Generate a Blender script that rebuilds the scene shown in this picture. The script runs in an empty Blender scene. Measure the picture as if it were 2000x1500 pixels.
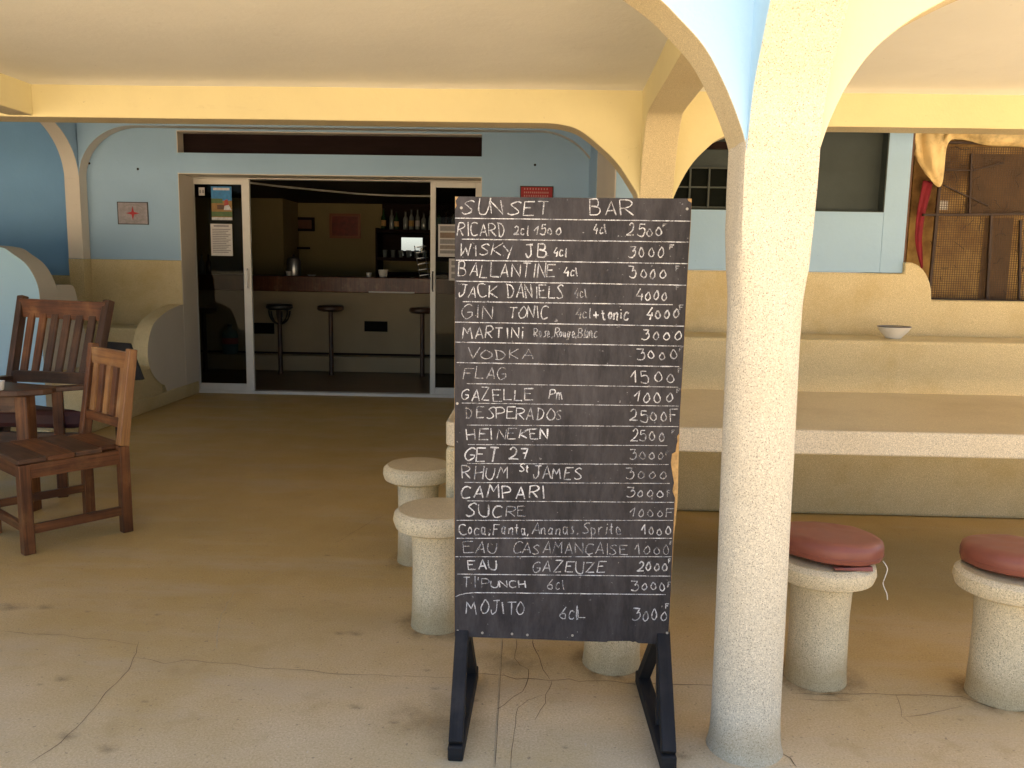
import bpy, math, random
from mathutils import Vector, Matrix, noise
R = math.radians
C = bpy.context.scene.collection
SC = bpy.context.scene
rnd = random.Random(7)

# ------------------------------------------------------------------ camera, world, sun, exposure
F = 1618.0                                    # focal length in pixels of the 2000 x 1500 photograph
CAM = Vector((0, 0, 1.37))
YAW, PITCH, ROLL = R(1.45), R(7.95), R(0.95)
fwd = Vector((-math.sin(YAW)*math.cos(PITCH), math.cos(YAW)*math.cos(PITCH), -math.sin(PITCH)))
r0 = Vector((math.cos(YAW), math.sin(YAW), 0)); u0 = r0.cross(fwd)
rt = r0*math.cos(ROLL) + u0*math.sin(ROLL); up = u0*math.cos(ROLL) - r0*math.sin(ROLL)
cam = bpy.data.cameras.new('camera'); cam.sensor_width = 36; cam.lens = 36*F/2000; cam.clip_start = 0.05; cam.clip_end = 1500
co = bpy.data.objects.new('camera', cam); C.objects.link(co)
m = Matrix((rt, up, -fwd)).transposed().to_4x4(); m.translation = CAM; co.matrix_world = m
SC.camera = co
SUN_EL, SUN_AZ = R(64), R(32)                 # azimuth: towards +Y (behind the building), turned to +X
w = bpy.data.worlds.new('World'); SC.world = w; w.use_nodes = True
wn = w.node_tree.nodes; wl = w.node_tree.links
sky = wn.new('ShaderNodeTexSky'); sky.sky_type = 'NISHITA'; sky.sun_disc = False
sky.sun_elevation = SUN_EL; sky.sun_rotation = SUN_AZ; sky.dust_density = 2.5
bg = wn['Background']; bg.inputs['Strength'].default_value = 0.06; wl.new(sky.outputs[0], bg.inputs['Color'])
sl = bpy.data.lights.new('sun', 'SUN'); sl.energy = 4.6; sl.angle = R(0.5); sl.color = (1, .93, .82)
so = bpy.data.objects.new('sun', sl); C.objects.link(so)
sd = Vector((math.sin(SUN_AZ)*math.cos(SUN_EL), math.cos(SUN_AZ)*math.cos(SUN_EL), math.sin(SUN_EL)))
so.rotation_euler = sd.to_track_quat('Z', 'Y').to_euler()
SC.view_settings.view_transform = 'Standard'; SC.view_settings.look = 'None'
SC.view_settings.gamma = 1; SC.view_settings.exposure = 2.85; SC.view_settings.use_curve_mapping = False
SC.render.engine = 'CYCLES'
SC.cycles.max_bounces = 10; SC.cycles.diffuse_bounces = 4; SC.cycles.glossy_bounces = 4; SC.cycles.transmission_bounces = 6
SC.cycles.transparent_max_bounces = 12; SC.cycles.caustics_reflective = False; SC.cycles.caustics_refractive = False
SC.cycles.sample_clamp_indirect = 6; SC.cycles.use_denoising = True

def ray(px, py): return fwd*F + rt*(px-1000) - up*(py-750)
def at(px, py, Y): d = ray(px, py); return CAM + d*((Y-CAM.y)/d.y)      # a photo direction meets the vertical plane y = Y
def atz(px, py, z=0.0): d = ray(px, py); return CAM + d*((z-CAM.z)/d.z)
def atx(px, py, X): d = ray(px, py); return CAM + d*((X-CAM.x)/d.x)

# ------------------------------------------------------------------ materials
def newmat(name):
    m = bpy.data.materials.new(name); m.use_nodes = True
    return m, m.node_tree.nodes, m.node_tree.links, m.node_tree.nodes['Principled BSDF']
def coords(n, l, scale=(1,1,1), kind='Object'):
    tc = n.new('ShaderNodeTexCoord'); mp = n.new('ShaderNodeMapping'); mp.inputs['Scale'].default_value = scale
    l.new(tc.outputs[kind], mp.inputs[0]); return mp.outputs[0]
def noisen(n, l, vec, scale, detail=4, rough=.55):
    t = n.new('ShaderNodeTexNoise'); t.inputs['Scale'].default_value = scale; t.inputs['Detail'].default_value = detail
    t.inputs['Roughness'].default_value = rough; l.new(vec, t.inputs['Vector']); return t.outputs['Fac']
def ramp(n, l, fac, stops):
    r = n.new('ShaderNodeValToRGB'); e = r.color_ramp.elements
    while len(e) < len(stops): e.new(.5)
    for el, (p, c) in zip(e, stops):
        el.position = p; el.color = (c, c, c, 1) if isinstance(c, (int, float)) else (*c, 1)
    l.new(fac, r.inputs[0]); return r.outputs[0]
def mix(n, l, fac, a, b, mode='MIX'):
    x = n.new('ShaderNodeMix'); x.data_type = 'RGBA'; x.blend_type = mode
    for k, v in ((0, fac), (6, a), (7, b)):
        sock = x.inputs[k]
        if isinstance(v, (int, float)): sock.default_value = v if k == 0 else (v, v, v, 1)
        elif isinstance(v, tuple): sock.default_value = (*v, 1)
        else: l.new(v, sock)
    return x.outputs[2]
def bump(n, l, b, h, strength, dist=.01):
    x = n.new('ShaderNodeBump'); x.inputs['Strength'].default_value = strength; x.inputs['Distance'].default_value = dist
    l.new(h, x.inputs['Height']); l.new(x.outputs[0], b.inputs['Normal'])
def dark(c, k): return tuple(v*k for v in c)

def plaster(name, col, rough=.75, stain=.16, spec=.25):
    m, n, l, b = newmat(name); v = coords(n, l)
    big = ramp(n, l, noisen(n, l, v, 1.3, 5, .6), [(.35, 0.0), (.7, 1.0)])
    c = mix(n, l, big, col, dark(col, 1-stain))
    mid = ramp(n, l, noisen(n, l, v, 9, 5, .7), [(.45, 0.0), (.75, .5)])
    c = mix(n, l, mid, c, tuple(x*(1-stain*.6) for x in col))
    spots = ramp(n, l, noisen(n, l, v, 42, 2, .5), [(.74, 0.0), (.80, .5)])
    c = mix(n, l, spots, c, dark(col, .55))
    scf = ramp(n, l, noisen(n, l, coords(n, l, (1, 1, 3.5)), 4.5, 7, .8), [(.60, 0.0), (.72, stain*2.2)])
    c = mix(n, l, scf, c, (col[0]*.62, col[1]*.56, col[2]*.50))
    l.new(c, b.inputs['Base Color']); b.inputs['Roughness'].default_value = rough
    b.inputs['Specular IOR Level'].default_value = spec
    lo = noisen(n, l, v, 3.2, 3, .5); hi = noisen(n, l, v, 34, 6, .7)
    bump(n, l, b, mix(n, l, .3, lo, hi), .55, .012); return m
def terrazzo(name, col, speck=.35, chips=1.0, rough=.55, stain=(.34,.22,.07), stain_amt=.45, foot=0):
    m, n, l, b = newmat(name); v = coords(n, l)
    fine = ramp(n, l, noisen(n, l, v, 260, 2, .8), [(.32, dark(col, 1-speck)), (.5, col), (.68, tuple(min(1, x*1.12) for x in col))])
    vo = n.new('ShaderNodeTexVoronoi'); vo.inputs['Scale'].default_value = 260; l.new(v, vo.inputs['Vector'])
    sep = n.new('ShaderNodeSeparateColor'); l.new(vo.outputs['Color'], sep.inputs[0])
    sel = ramp(n, l, sep.outputs[0], [(.83, 0.0), (.86, chips)])
    hole = ramp(n, l, vo.outputs['Distance'], [(.22, 1.0), (.42, 0.0)])
    ch = mix(n, l, 1.0, sel, hole, 'MULTIPLY')
    c = mix(n, l, ch, fine, (.15, .12, .085))
    vo2 = n.new('ShaderNodeTexVoronoi'); vo2.inputs['Scale'].default_value = 200; l.new(v, vo2.inputs['Vector'])
    sep2 = n.new('ShaderNodeSeparateColor'); l.new(vo2.outputs['Color'], sep2.inputs[0])
    s2 = ramp(n, l, sep2.outputs[1], [(.7, 0.0), (.75, .6)]); h2 = ramp(n, l, vo2.outputs['Distance'], [(.25, 1.0), (.5, 0.0)])
    c = mix(n, l, mix(n, l, 1.0, s2, h2, 'MULTIPLY'), c, tuple(min(1, x*1.35+.06) for x in col))
    st = ramp(n, l, noisen(n, l, v, 2.2, 6, .68), [(.46, 0.0), (.75, stain_amt)])
    c = mix(n, l, st, c, stain)
    if foot:                                   # rusty splash band where the mop and the rain reach
        sx = n.new('ShaderNodeSeparateXYZ'); l.new(v, sx.inputs[0]); ad = n.new('ShaderNodeMath'); ad.operation = 'MULTIPLY_ADD'; ad.inputs[1].default_value = -.10
        l.new(noisen(n, l, v, 9, 5, .7), ad.inputs[0]); l.new(sx.outputs['Z'], ad.inputs[2])
        fz = ramp(n, l, ad.outputs[0], [(0.0, foot), (.09, 0.0)]); c = mix(n, l, fz, c, (.36, .25, .10))
    l.new(c, b.inputs['Base Color']); b.inputs['Roughness'].default_value = rough
    b.inputs['Specular IOR Level'].default_value = .3
    bump(n, l, b, noisen(n, l, v, 130, 3, .7), .35, .003); return m
def woodm(name, col, col2, rough=.42, worn=(.42,.26,.13), wear=.35, spec=.4):
    m, n, l, b = newmat(name); v = coords(n, l, (2.2, 55, 1), 'UV'); v2 = coords(n, l, (1, 1, 1), 'Object')
    g = ramp(n, l, noisen(n, l, v, 1.0, 5, .7), [(.3, col2), (.55, col), (.8, tuple(min(1, x*1.5) for x in col))])
    st = ramp(n, l, noisen(n, l, v2, 7, 5, .65), [(.52, 0.0), (.72, wear)])
    c = mix(n, l, st, g, worn)
    st2 = ramp(n, l, noisen(n, l, v2, 3.3, 3, .6), [(.4, .6), (.6, 0.0)])
    c = mix(n, l, st2, c, col2)
    l.new(c, b.inputs['Base Color']); b.inputs['Roughness'].default_value = rough; b.inputs['Specular IOR Level'].default_value = spec
    bump(n, l, b, noisen(n, l, v, 1.6, 4, .7), .3, .002); return m
def simple(name, col, rough=.5, metal=0, spec=.5, var=.0, vs=12, bmp=0, kind='Object', sc=(1,1,1)):
    m, n, l, b = newmat(name); b.inputs['Roughness'].default_value = rough; b.inputs['Metallic'].default_value = metal
    b.inputs['Specular IOR Level'].default_value = spec; b.inputs['Base Color'].default_value = (*col, 1)
    v = coords(n, l, sc, kind); f = noisen(n, l, v, vs, 5, .65)
    l.new(mix(n, l, ramp(n, l, f, [(.35, 0.0), (.7, 1.0)]), col, tuple(max(0, x*(1-var)) for x in col)), b.inputs['Base Color'])
    if bmp: bump(n, l, b, f, bmp, .004)
    return m

M = {}
TZ = (.68, .585, .39)
M['terrazzo'] = terrazzo('terrazzo', TZ, speck=.5, stain_amt=.3, foot=.55)
M['terrazzo_column'] = terrazzo('terrazzo_column', (.64, .585, .455), speck=.5, chips=1.0, stain=(.50,.38,.20), stain_amt=.3, foot=.35)
M['terrazzo_table'] = terrazzo('terrazzo_table', (.66, .57, .41), speck=.5, chips=.5, stain=(.36,.25,.10), stain_amt=.2)
M['terrazzo_wall'] = terrazzo('terrazzo_wall', (.64, .53, .31), speck=.5, chips=.7, stain=(.44,.31,.10), stain_amt=.55)
M['terrazzo_soffit'] = terrazzo('terrazzo_soffit', (.60, .51, .33), speck=.28, chips=.6, stain=(.40,.27,.10), stain_amt=.3)
M['terrazzo_top'] = terrazzo('terrazzo_top', (.56, .455, .275), speck=.3, chips=.15, rough=.38, stain=(.30,.20,.08), stain_amt=.4)
M['yellow'] = plaster('yellow_paint', (.72, .645, .385), stain=.10)
M['pale_yellow'] = plaster('overlit_yellow_paint', (.74, .67, .46), stain=.06)  # paler copy of the yellow; blown-out light painted into the colour
M['cream'] = plaster('cream_paint', (.72, .66, .58), stain=.08)
M['blue'] = plaster('blue_paint', (.37, .55, .76), stain=.07)
M['blue_outer'] = plaster('pale_blue_paint', (.40, .62, .80), stain=.05)
M['blue_deep'] = plaster('deep_blue_paint', (.24, .46, .74), stain=.08)
M['grey_blue'] = plaster('shaded_grey_blue_paint', (.075, .092, .09), stain=.4)  # niche colour darkened to stand in for shade
M['ceiling'] = plaster('ceiling_plaster', (.86, .85, .82), stain=.07, spec=.1)
M['white_wall'] = plaster('white_plaster', (.75, .72, .66))
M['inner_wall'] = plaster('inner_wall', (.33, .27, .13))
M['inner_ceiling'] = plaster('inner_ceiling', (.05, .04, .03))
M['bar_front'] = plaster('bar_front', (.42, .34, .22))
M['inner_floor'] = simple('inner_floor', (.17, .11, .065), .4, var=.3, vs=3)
M['wood_red'] = woodm('red_brown_wood', (.18, .068, .024), (.045, .016, .008), worn=(.34,.17,.065), wear=.45, spec=.3)
M['wood_dark'] = woodm('dark_wood', (.095, .042, .020), (.028, .012, .007), worn=(.22,.12,.06), wear=.4)
M['wood_pale'] = woodm('weathered_wood', (.36, .18, .06), (.15, .055, .018), worn=(.50,.35,.19), wear=.5)
M['bar_wood'] = woodm('bar_wood', (.15, .045, .02), (.06, .018, .01), rough=.3)
M['black_paint'] = woodm('black_painted_wood', (.026, .024, .024), (.014, .013, .013), rough=.65, spec=.15, worn=(.10,.082,.07), wear=.3)
M['raw_ply'] = simple('raw_plywood', (.62, .38, .14), .7, var=.45, vs=60)
M['alu'] = simple('white_aluminium', (.68, .66, .62), .4, 0, .5, .1, 6)
M['metal'] = simple('brushed_metal', (.5, .5, .5), .3, .9)
M['dark_metal'] = simple('dark_metal', (.03, .025, .025), .45, .4)
M['vent_black'] = simple('vent_black', (.008, .007, .006), .8, 0, .1)
M['vinyl'] = simple('maroon_vinyl', (.25, .078, .05), .42, 0, .4, .18, 9, .25)
M['maroon'] = simple('maroon_cushion', (.06, .012, .014), .6, var=.3)
M['black_seat'] = simple('black_seat', (.02, .018, .018), .4)
M['white'] = simple('white_enamel', (.78, .76, .72), .3, var=.06)
M['navy'] = simple('dark_blue_rim', (.03, .03, .07), .3)
M['paper'] = simple('white_paper', (.62, .60, .60), .8, var=.12, vs=30)
M['ink'] = simple('grey_ink', (.30, .29, .30), .8, var=.3, vs=80)
M['dark_brown'] = simple('dark_brown_panel', (.024, .013, .012), .8, 0, .1, var=.3, vs=4, sc=(1,1,8))
M['red'] = simple('red_print', (.42, .02, .03), .6, var=.3)
M['red_cloth'] = simple('red_cloth', (.22, .006, .018), .8, var=.25, vs=8)
M['glass_green'] = simple('green_bottle', (.03, .08, .03), .1, spec=.8)
M['glass_brown'] = simple('brown_bottle', (.08, .035, .012), .1, spec=.8)
M['glass_clear'] = simple('pale_bottle', (.22, .25, .24), .08, spec=.9)
M['mirror'] = simple('mirror', (.8, .8, .8), .03, 1)
M['jug'] = simple('water_jug_plastic', (.16, .26, .28), .15, spec=.7)
M['black_fabric'] = simple('black_backpack', (.012, .012, .014), .8)

def glassm(name, tint, ior=1.13, rough=.01, trans=.8):
    m, n, l, b = newmat(name); out = n['Material Output']; n.remove(b)
    t = n.new('ShaderNodeBsdfTransparent'); t.inputs[0].default_value = (*[x*trans for x in tint], 1)
    g = n.new('ShaderNodeBsdfGlossy'); g.inputs['Roughness'].default_value = rough
    f = n.new('ShaderNodeFresnel'); f.inputs[0].default_value = ior
    s = n.new('ShaderNodeMixShader'); l.new(f.outputs[0], s.inputs[0]); l.new(t.outputs[0], s.inputs[1]); l.new(g.outputs[0], s.inputs[2])
    l.new(s.outputs[0], out.inputs[0]); return m
M['pane'] = glassm('door_glass', (.80, .80, .76), trans=.75)
M['window_pane'] = glassm('dim_window_glass', (.2, .2, .2))

def floor_mat():
    m, n, l, b = newmat('polished_concrete'); v = coords(n, l)
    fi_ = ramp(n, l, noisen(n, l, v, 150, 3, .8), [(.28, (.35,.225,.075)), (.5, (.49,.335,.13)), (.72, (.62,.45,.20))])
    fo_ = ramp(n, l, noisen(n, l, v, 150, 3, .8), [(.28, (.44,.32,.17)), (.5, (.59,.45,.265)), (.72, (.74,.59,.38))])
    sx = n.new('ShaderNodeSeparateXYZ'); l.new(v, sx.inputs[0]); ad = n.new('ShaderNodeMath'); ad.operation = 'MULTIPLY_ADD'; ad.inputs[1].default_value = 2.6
    l.new(noisen(n, l, v, 1.1, 6, .65), ad.inputs[0]); l.new(sx.outputs['Y'], ad.inputs[2])      # real hue change inward from the open edge, with roof shade painted in
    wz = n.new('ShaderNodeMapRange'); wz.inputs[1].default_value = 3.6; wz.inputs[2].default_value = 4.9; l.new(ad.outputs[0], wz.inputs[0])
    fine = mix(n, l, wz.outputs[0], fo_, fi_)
    big = ramp(n, l, noisen(n, l, v, .9, 6, .62), [(.42, 0.0), (.66, .55)])
    c = mix(n, l, big, fine, (.42, .28, .09))
    vs = coords(n, l, (.35, 1.6, 1)); strk = ramp(n, l, noisen(n, l, vs, 2.3, 6, .7), [(.5, 0.0), (.72, .5)])
    c = mix(n, l, strk, c, (.50, .41, .29))
    blot = ramp(n, l, noisen(n, l, v, 5.5, 5, .6), [(.58, 0.0), (.75, .5)])
    c = mix(n, l, blot, c, (.38, .26, .11))
    fsp = ramp(n, l, noisen(n, l, v, 60, 2, .6), [(.66, 0.0), (.72, .6)])
    c = mix(n, l, fsp, c, (.17, .12, .08))
    wsp = ramp(n, l, noisen(n, l, coords(n, l, (1.3, 1, 1)), 38, 1, .5), [(.76, 0.0), (.79, .6)])
    c = mix(n, l, wsp, c, (.60, .50, .36))
    l.new(c, b.inputs['Base Color'])
    rr = ramp(n, l, noisen(n, l, v, 3, 5, .6), [(.35, .42), (.7, .62)]); l.new(rr, b.inputs['Roughness'])
    b.inputs['Specular IOR Level'].default_value = .35
    bump(n, l, b, mix(n, l, .5, noisen(n, l, v, 70, 5, .7), noisen(n, l, v, 6, 4, .6)), .3, .005); return m
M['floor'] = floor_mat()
M['sand'] = simple('sand', (.62, .48, .32), .9, var=.25, vs=1.5, bmp=.4)
M['crack'] = simple('crack', (.15, .10, .055), .9, var=.5, vs=40)
M['crack_pale'] = simple('pale_joint', (.50, .41, .26), .8, var=.3, vs=30)
M['stain'] = None
def decal(name, col, amt, scale=14, soft=True):
    m, n, l, b = newmat(name); out = n['Material Output']; b.inputs['Base Color'].default_value = (*col, 1); b.inputs['Roughness'].default_value = .85
    uv = coords(n, l, (1,1,1), 'UV'); vm = n.new('ShaderNodeVectorMath'); vm.operation = 'LENGTH'; l.new(uv, vm.inputs[0])
    edge = ramp(n, l, vm.outputs['Value'], [(.25, 1.0), (1.0, 0.0)])
    nz = ramp(n, l, noisen(n, l, coords(n, l), scale, 4, .7), [(.35, 0.0), (.65, 1.0)])
    a = mix(n, l, 1.0, mix(n, l, 1.0, edge, nz, 'MULTIPLY'), (amt,)*3, 'MULTIPLY')
    l.new(a, b.inputs['Alpha']); return m
M['decal_dark'] = decal('dark_stain', (.30, .20, .10), .45)
M['decal_soft'] = decal('soft_stain', (.36, .25, .10), .45, 5)
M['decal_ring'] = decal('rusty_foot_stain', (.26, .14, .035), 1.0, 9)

def board_mat():
    m, n, l, b = newmat('blackboard_paint'); v = coords(n, l)
    d = ramp(n, l, noisen(n, l, v, 2.6, 6, .7), [(.3, (.015,.0145,.017)), (.55, (.027,.024,.026)), (.8, (.046,.042,.044))])
    sm = ramp(n, l, noisen(n, l, coords(n, l, (1, 1, .25)), 16, 6, .8), [(.40, 0.0), (.74, .6)])
    c = mix(n, l, sm, d, (.095, .088, .092))
    sp = ramp(n, l, noisen(n, l, v, 85, 2, .6), [(.72, 0.0), (.76, .6)])
    c = mix(n, l, sp, c, (.30, .29, .30))
    l.new(c, b.inputs['Base Color']); b.inputs['Roughness'].default_value = .6; b.inputs['Specular IOR Level'].default_value = .22
    bump(n, l, b, noisen(n, l, v, 90, 4, .7), .15, .001); return m
M['board'] = board_mat()
def chalk_mat(name, amt):
    m, n, l, b = newmat(name); b.inputs['Base Color'].default_value = (.80, .80, .82, 1); b.inputs['Roughness'].default_value = .95
    b.inputs['Specular IOR Level'].default_value = .05
    g = noisen(n, l, coords(n, l), 420, 2, .8); g2 = noisen(n, l, coords(n, l), 35, 3, .6)
    a1 = ramp(n, l, g, [(.34, .25), (.58, 1.0)]); a2 = ramp(n, l, g2, [(.34, .35), (.62, 1.0)])
    l.new(mix(n, l, 1.0, mix(n, l, 1.0, a1, a2, 'MULTIPLY'), (amt,)*3, 'MULTIPLY'), b.inputs['Alpha']); return m
CH = {3: chalk_mat('chalk_bold', 1.0), 2: chalk_mat('chalk', .85), 1: chalk_mat('chalk_faded', .6), 0: chalk_mat('chalk_ghost', .32)}

# ------------------------------------------------------------------ mesh building
class MB:
    def __init__(s): s.v = []; s.f = []; s.mi = []; s.uv = []
    def face(s, idx, mi=0, uvs=None): s.f.append(tuple(idx)); s.mi.append(mi); s.uv.append(uvs or [(0, 0)]*len(idx))
    def quad(s, a, b, c, d, mi=0, uvs=None):
        k = len(s.v); s.v += [tuple(a), tuple(b), tuple(c), tuple(d)]; s.face((k, k+1, k+2, k+3), mi, uvs); return s
    def box(s, x0, x1, y0, y1, z0, z1, mi=0):
        return s.bar(((x0+x1)/2, (y0+y1)/2, z0), ((x0+x1)/2, (y0+y1)/2, z1), x1-x0, y1-y0, (1, 0, 0), mi)
    def bar(s, a, b, w, t, side=(1, 0, 0), mi=0, w2=None, t2=None):
        a = Vector(a); b = Vector(b); d = b-a; L = d.length; d.normalize(); sv = Vector(side); sv = (sv - d*sv.dot(d)).normalized(); tv = d.cross(sv)
        w2 = w if w2 is None else w2; t2 = t if t2 is None else t2; k = len(s.v)
        for p, ww, tt in ((a, w, t), (b, w2, t2)):
            for i, j in ((-1, -1), (1, -1), (1, 1), (-1, 1)): s.v.append(tuple(p + sv*(i*ww/2) + tv*(j*tt/2)))
        o = rnd.random()*9; c = 0
        for i in range(4):
            j = (i+1) % 4; e = w if i % 2 == 0 else t
            s.face((k+i, k+j, k+4+j, k+4+i), mi, [(o, c), (o, c+e), (o+L, c+e), (o+L, c)]); c += e
        s.face((k+3, k+2, k+1, k), mi, [(o, 0), (o+.02, 0), (o+.02, t), (o, t)]); s.face((k+4, k+5, k+6, k+7), mi, [(o, 0), (o+.02, 0), (o+.02, t), (o, t)])
        return s
    def prism(s, pts, ext, mi=0, mside=None, mback=None):     # polygon pts (3D) swept by ext
        n = len(pts); k = len(s.v); ext = Vector(ext)
        s.v += [tuple(p) for p in pts] + [tuple(Vector(p)+ext) for p in pts]
        s.face(tuple(range(k, k+n)), mi); s.face(tuple(range(k+2*n-1, k+n-1, -1)), mi if mback is None else mback)
        for i in range(n):
            j = (i+1) % n; s.face((k+i, k+n+i, k+n+j, k+j), mi if mside is None else mside)
        return s
    def lathe(s, prof, c=(0, 0, 0), n=32, mi=0, axis=None):
        c = Vector(c); k = len(s.v); prev = None
        for r, z in prof:
            ring = []
            for i in range(n):
                a = 2*math.pi*i/n; s.v.append((c.x+r*math.cos(a), c.y+r*math.sin(a), c.z+z)); ring.append(len(s.v)-1)
            if prev:
                for i in range(n):
                    j = (i+1) % n; s.face((prev[i], prev[j], ring[j], ring[i]), mi)
            prev = ring
        if prof[0][0] > 1e-4: s.face(tuple(range(k+n-1, k-1, -1)), mi)
        if prof[-1][0] > 1e-4: s.face(tuple(prev), mi)
        return s
    def tube(s, pts, r, n=8, mi=0):
        pts = [Vector(p) for p in pts]; prev = None
        for i, p in enumerate(pts):
            d = (pts[min(i+1, len(pts)-1)] - pts[max(i-1, 0)]).normalized()
            a = d.cross(Vector((0, 0, 1)) if abs(d.z) < .9 else Vector((1, 0, 0))).normalized(); b = d.cross(a)
            rr = r[i] if isinstance(r, (list, tuple)) else r
            ring = []
            for j in range(n):
                t = 2*math.pi*j/n; s.v.append(tuple(p + a*(rr*math.cos(t)) + b*(rr*math.sin(t)))); ring.append(len(s.v)-1)
            if prev:
                for j in range(n): q = (j+1) % n; s.face((prev[j], prev[q], ring[q], ring[j]), mi)
            else: s.face(tuple(ring[::-1]), mi)
            prev = ring
        s.face(tuple(prev), mi); return s
    def ribbon(s, pts, w, nrm, mi=0, off=0):
        pts = [Vector(p) for p in pts]; nrm = Vector(nrm); k = len(s.v); L = 0
        for i, p in enumerate(pts):
            d = (pts[min(i+1, len(pts)-1)] - pts[max(i-1, 0)])
            if d.length < 1e-7: d = Vector((1, 0, 0))
            d.normalize(); q = nrm.cross(d); ww = w[i] if isinstance(w, (list, tuple)) else w
            s.v += [tuple(p + nrm*off - q*(ww/2)), tuple(p + nrm*off + q*(ww/2))]
        for i in range(len(pts)-1): s.face((k+2*i, k+2*i+2, k+2*i+3, k+2*i+1), mi)
        return s
    def build(s, name, mats, parent=None, bevel=0, smooth=False, loc=None):
        me = bpy.data.meshes.new(name); me.from_pydata(s.v, [], s.f)
        if not isinstance(mats, (list, tuple)): mats = [mats]
        for mm in mats: me.materials.append(M[mm] if isinstance(mm, str) else mm)
        for p, i in zip(me.polygons, s.mi): p.material_index = i
        uvl = me.uv_layers.new(name='UVMap'); k = 0
        for u in s.uv:
            for q in u: uvl.data[k].uv = q; k += 1
        me.validate(); 
        import bmesh
        bm = bmesh.new(); bm.from_mesh(me); 
        if not getattr(s, 'keep', False): bmesh.ops.recalc_face_normals(bm, faces=bm.faces)
        bm.to_mesh(me); bm.free()
        if smooth:
            for p in me.polygons: p.use_smooth = True
            try: me.set_sharp_from_angle(angle=R(38))
            except Exception: pass
        o = bpy.data.objects.new(name, me); C.objects.link(o)
        if parent: o.parent = parent
        if loc is not None: o.location = loc
        if bevel:
            b = o.modifiers.new('bevel', 'BEVEL'); b.width = bevel; b.segments = 2; b.limit_method = 'ANGLE'; b.angle_limit = R(40)
        return o
def tag(o, label, cat, group=None, kind=None):
    o['label'] = label; o['category'] = cat
    if group: o['group'] = group
    if kind: o['kind'] = kind
    return o
def thing(name, label, cat, group=None, loc=(0, 0, 0), rz=0):
    o = bpy.data.objects.new(name, None); C.objects.link(o); o.location = loc; o.rotation_euler = (0, 0, rz); o.empty_display_size = .1
    return tag(o, label, cat, group)
def struct(o): o['kind'] = 'structure'; return o
def dup(root, loc, rz=0, label=None):
    r = root.copy(); C.objects.link(r); r.location = loc; r.rotation_euler = (0, 0, rz)
    if label: r['label'] = label
    for ch in list(root.children):
        c = ch.copy(); C.objects.link(c); c.parent = r
        for g in list(ch.children): d = g.copy(); C.objects.link(d); d.parent = c
    return r
def catmull(pts, sub=5):
    if len(pts) < 3: return pts
    closed = (pts[0] == pts[-1]); P = pts[:]; out = []
    ext = [P[-2] if closed else P[0]] + P + [P[1] if closed else P[-1]]
    for i in range(1, len(ext)-2):
        a, b, c, d = ext[i-1], ext[i], ext[i+1], ext[i+2]
        for k in range(sub):
            t = k/sub
            out.append(tuple(.5*((2*b[j]) + (-a[j]+c[j])*t + (2*a[j]-5*b[j]+4*c[j]-d[j])*t*t + (-a[j]+3*b[j]-3*c[j]+d[j])*t**3) for j in range(len(b))))
    out.append(P[-1]); return out

# ------------------------------------------------------------------ ground and floor
g = MB(); g.quad((-150, -150, -.16), (150, -150, -.16), (150, 150, -.16), (-150, 150, -.16)); struct(g.build('ground', 'sand'))
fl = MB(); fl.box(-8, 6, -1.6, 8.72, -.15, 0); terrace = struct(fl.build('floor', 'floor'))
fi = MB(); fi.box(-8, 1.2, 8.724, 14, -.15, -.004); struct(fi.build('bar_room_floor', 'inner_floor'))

# ------------------------------------------------------------------ arcade: columns, arches, ceilings
CF = Vector((.620, 2.27, 0)); CB = Vector((.681, 4.945, 0)); RC = .0965
ZF, ZC, ZTOP = 2.187, 2.385, 2.75
def column(name, c, label, z1=1.70, r=RC, lean=0):
    b = MB(); n = 48; prev = None; k0 = 0
    zs = [0, .004, .02, .045, .1] + [1.58*i/16 for i in range(2, 17)] + [1.63, 1.66, 1.68, 1.70, 1.71, 1.72, 1.735, 1.75, 1.9]
    for z in zs:
        t = max(0, min(1, (z-1.2)/.42)); t = t*t*(3-2*t); sh = max(0, min(1, (z-z1)/.05)); sh = 1-.25*sh*sh*(3-2*sh)
        flare = .012*math.exp(-z/.03); ring = []
        for i in range(n):
            a = 2*math.pi*i/n; ca, sa = math.cos(a), math.sin(a)
            p = 2 + 18*t*t; q = (abs(ca)**p + abs(sa)**p)**(-1/p)
            wob = .0018*noise.noise(Vector((ca*2+c.x, sa*2, z*3)))
            rr = (r + flare + wob)*q*sh
            b.v.append((rr*ca + lean*max(0, 1.5-z)/1.5, rr*sa, z)); ring.append(len(b.v)-1)
        if prev:
            for i in range(n): j = (i+1) % n; b.face((prev[i], prev[j], ring[j], ring[i]))
        prev = ring
    b.face(tuple(prev)); o = b.build(name, 'terrazzo_column', smooth=True, loc=c); tag(o, label, 'column'); return o
fcol = column('terrace_column', CF, 'pale speckled round column in the foreground beside the blackboard', lean=.018)
bcol = column('terrace_column', CB, 'speckled column further back, its top showing just above the blackboard')
ncol = column('terrace_column', Vector((.664, -1.5, 0)), 'outer column of the arcade at the terrace edge')

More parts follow.
